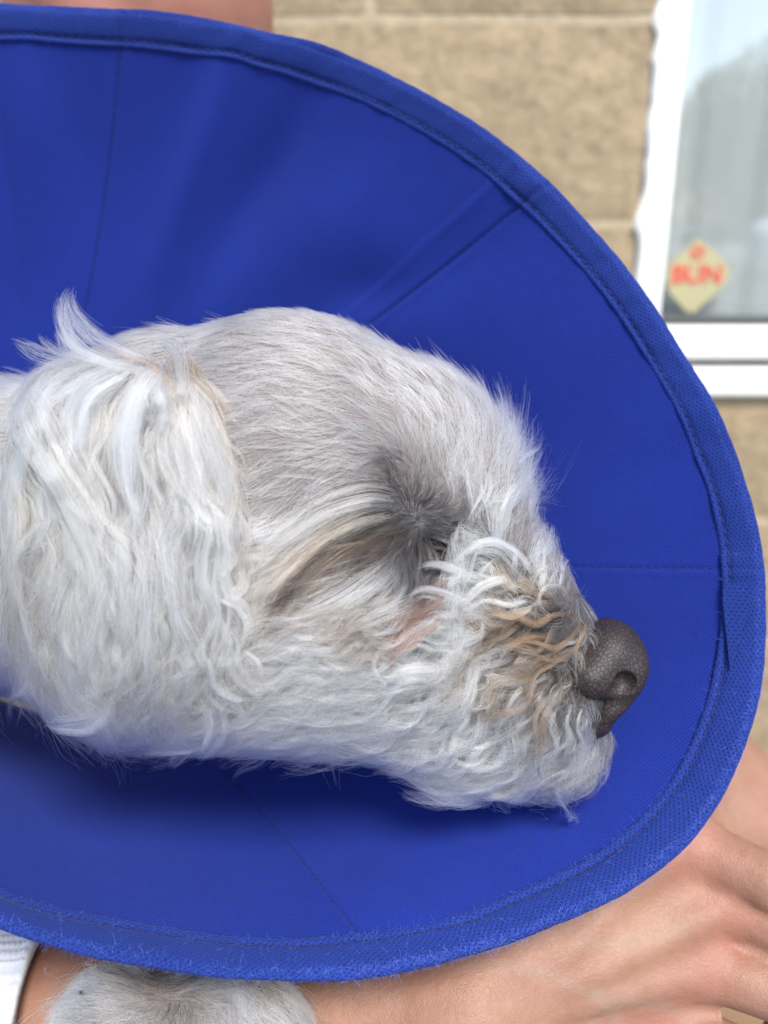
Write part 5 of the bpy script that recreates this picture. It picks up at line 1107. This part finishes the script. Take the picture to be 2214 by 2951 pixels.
def car(x0, y0, label, paint):
    c = empty('parked_car', (x0, y0, 0), label, 'car', 'cars parked across the road')
    prof = [(-2.1, .35), (-2.12, .75), (-1.95, .92), (-1.1, 1.0), (-.45, 1.42), (.9, 1.45), (1.6, 1.05), (2.05, .98), (2.12, .6), (2.08, .35)]
    def ext(pr, w0, w1): 
        v = []
        for (a, z) in pr: wy = w0 if z < 1.02 else w1; v += [(x0+a, y0-wy, z), (x0+a, y0+wy, z)]
        n = len(pr); return v, [(2*i, 2*((i+1) % n), 2*((i+1) % n)+1, 2*i+1) for i in range(n)]+[tuple(2*i for i in range(n))[::-1], tuple(2*i+1 for i in range(n))]
    v, f = ext(prof, .86, .66); b_ = mesh_obj('body', v, f, paint, c, smooth=False); md = b_.modifiers.new('bevel', 'BEVEL'); md.width = .05; md.segments = 3
    for s_ in (-1, 1):
        v = [(x0-.95, y0+s_*.845, 1.03), (x0-.42, y0+s_*.69, 1.36), (x0+.85, y0+s_*.69, 1.38), (x0+1.4, y0+s_*.845, 1.05)]; v += [(a, b+s_*.02, z) for a, b, z in v]
        mesh_obj('side_window', v, [(0, 1, 2, 3), (7, 6, 5, 4), (0, 4, 5, 1), (1, 5, 6, 2), (2, 6, 7, 3), (3, 7, 4, 0)], M_DGL, c, smooth=False)
        for wx in (-1.3, 1.3):
            p_ = np.array([(x0+wx, y0+s_*.72, .32), (x0+wx, y0+s_*.90, .32)]); v, f = tube(p_, .32, 20); w_ = mesh_obj('wheel', v, f, M_TYRE, c, smooth=False, origin=(x0+wx, y0+s_*.8, .32))
            p_ = np.array([(x0+wx, y0+s_*.88, .32), (x0+wx, y0+s_*.915, .32)]); v, f = tube(p_, .19, 14); mesh_obj('rim', v, f, M_RIM, w_, smooth=False)
        v, f = box((x0-2.1, y0+s_*.6, .72), (.08, .3, .14)); mesh_obj('headlight', v, f, M_RIM, c, smooth=False)
car(8.6, -13.6, 'white parked car across the road, mirrored behind the sticker', M_PAINT)
M_SIL = mat('silver_paint', (0.45, 0.46, 0.47), 0.3, Metallic=0.4)
car(3.2, -17.5, 'silver parked car farther along the road than the white one', M_SIL)
# bench the person sits on
M_WOOD = mat('bench_wood', (0.24, 0.15, 0.09), 0.6); _p = geo_pos(M_WOOD); K(M_WOOD, mix(M_WOOD, noise(M_WOOD, v3(M_WOOD, _p, (2, 30, 30)), 6, 4), (0.16, 0.09, 0.05), (0.30, 0.19, 0.11)), bsdf(M_WOOD).inputs['Base Color'])
BEN = empty('bench', (-0.2, 0.75, 0), 'brown wooden bench under the seated person, against the stone wall', 'bench')
for k in range(4): bev_box('slat', (-0.2, 0.58+0.1*k, 0.375), (1.3, 0.088, 0.03), M_WOOD, BEN, 0.004)
for x in (-0.75, 0.35):
    for y in (0.6, 0.86): bev_box('leg', (x, y, 0.18), (0.05, 0.05, 0.355), M_WOOD, BEN, 0.004)
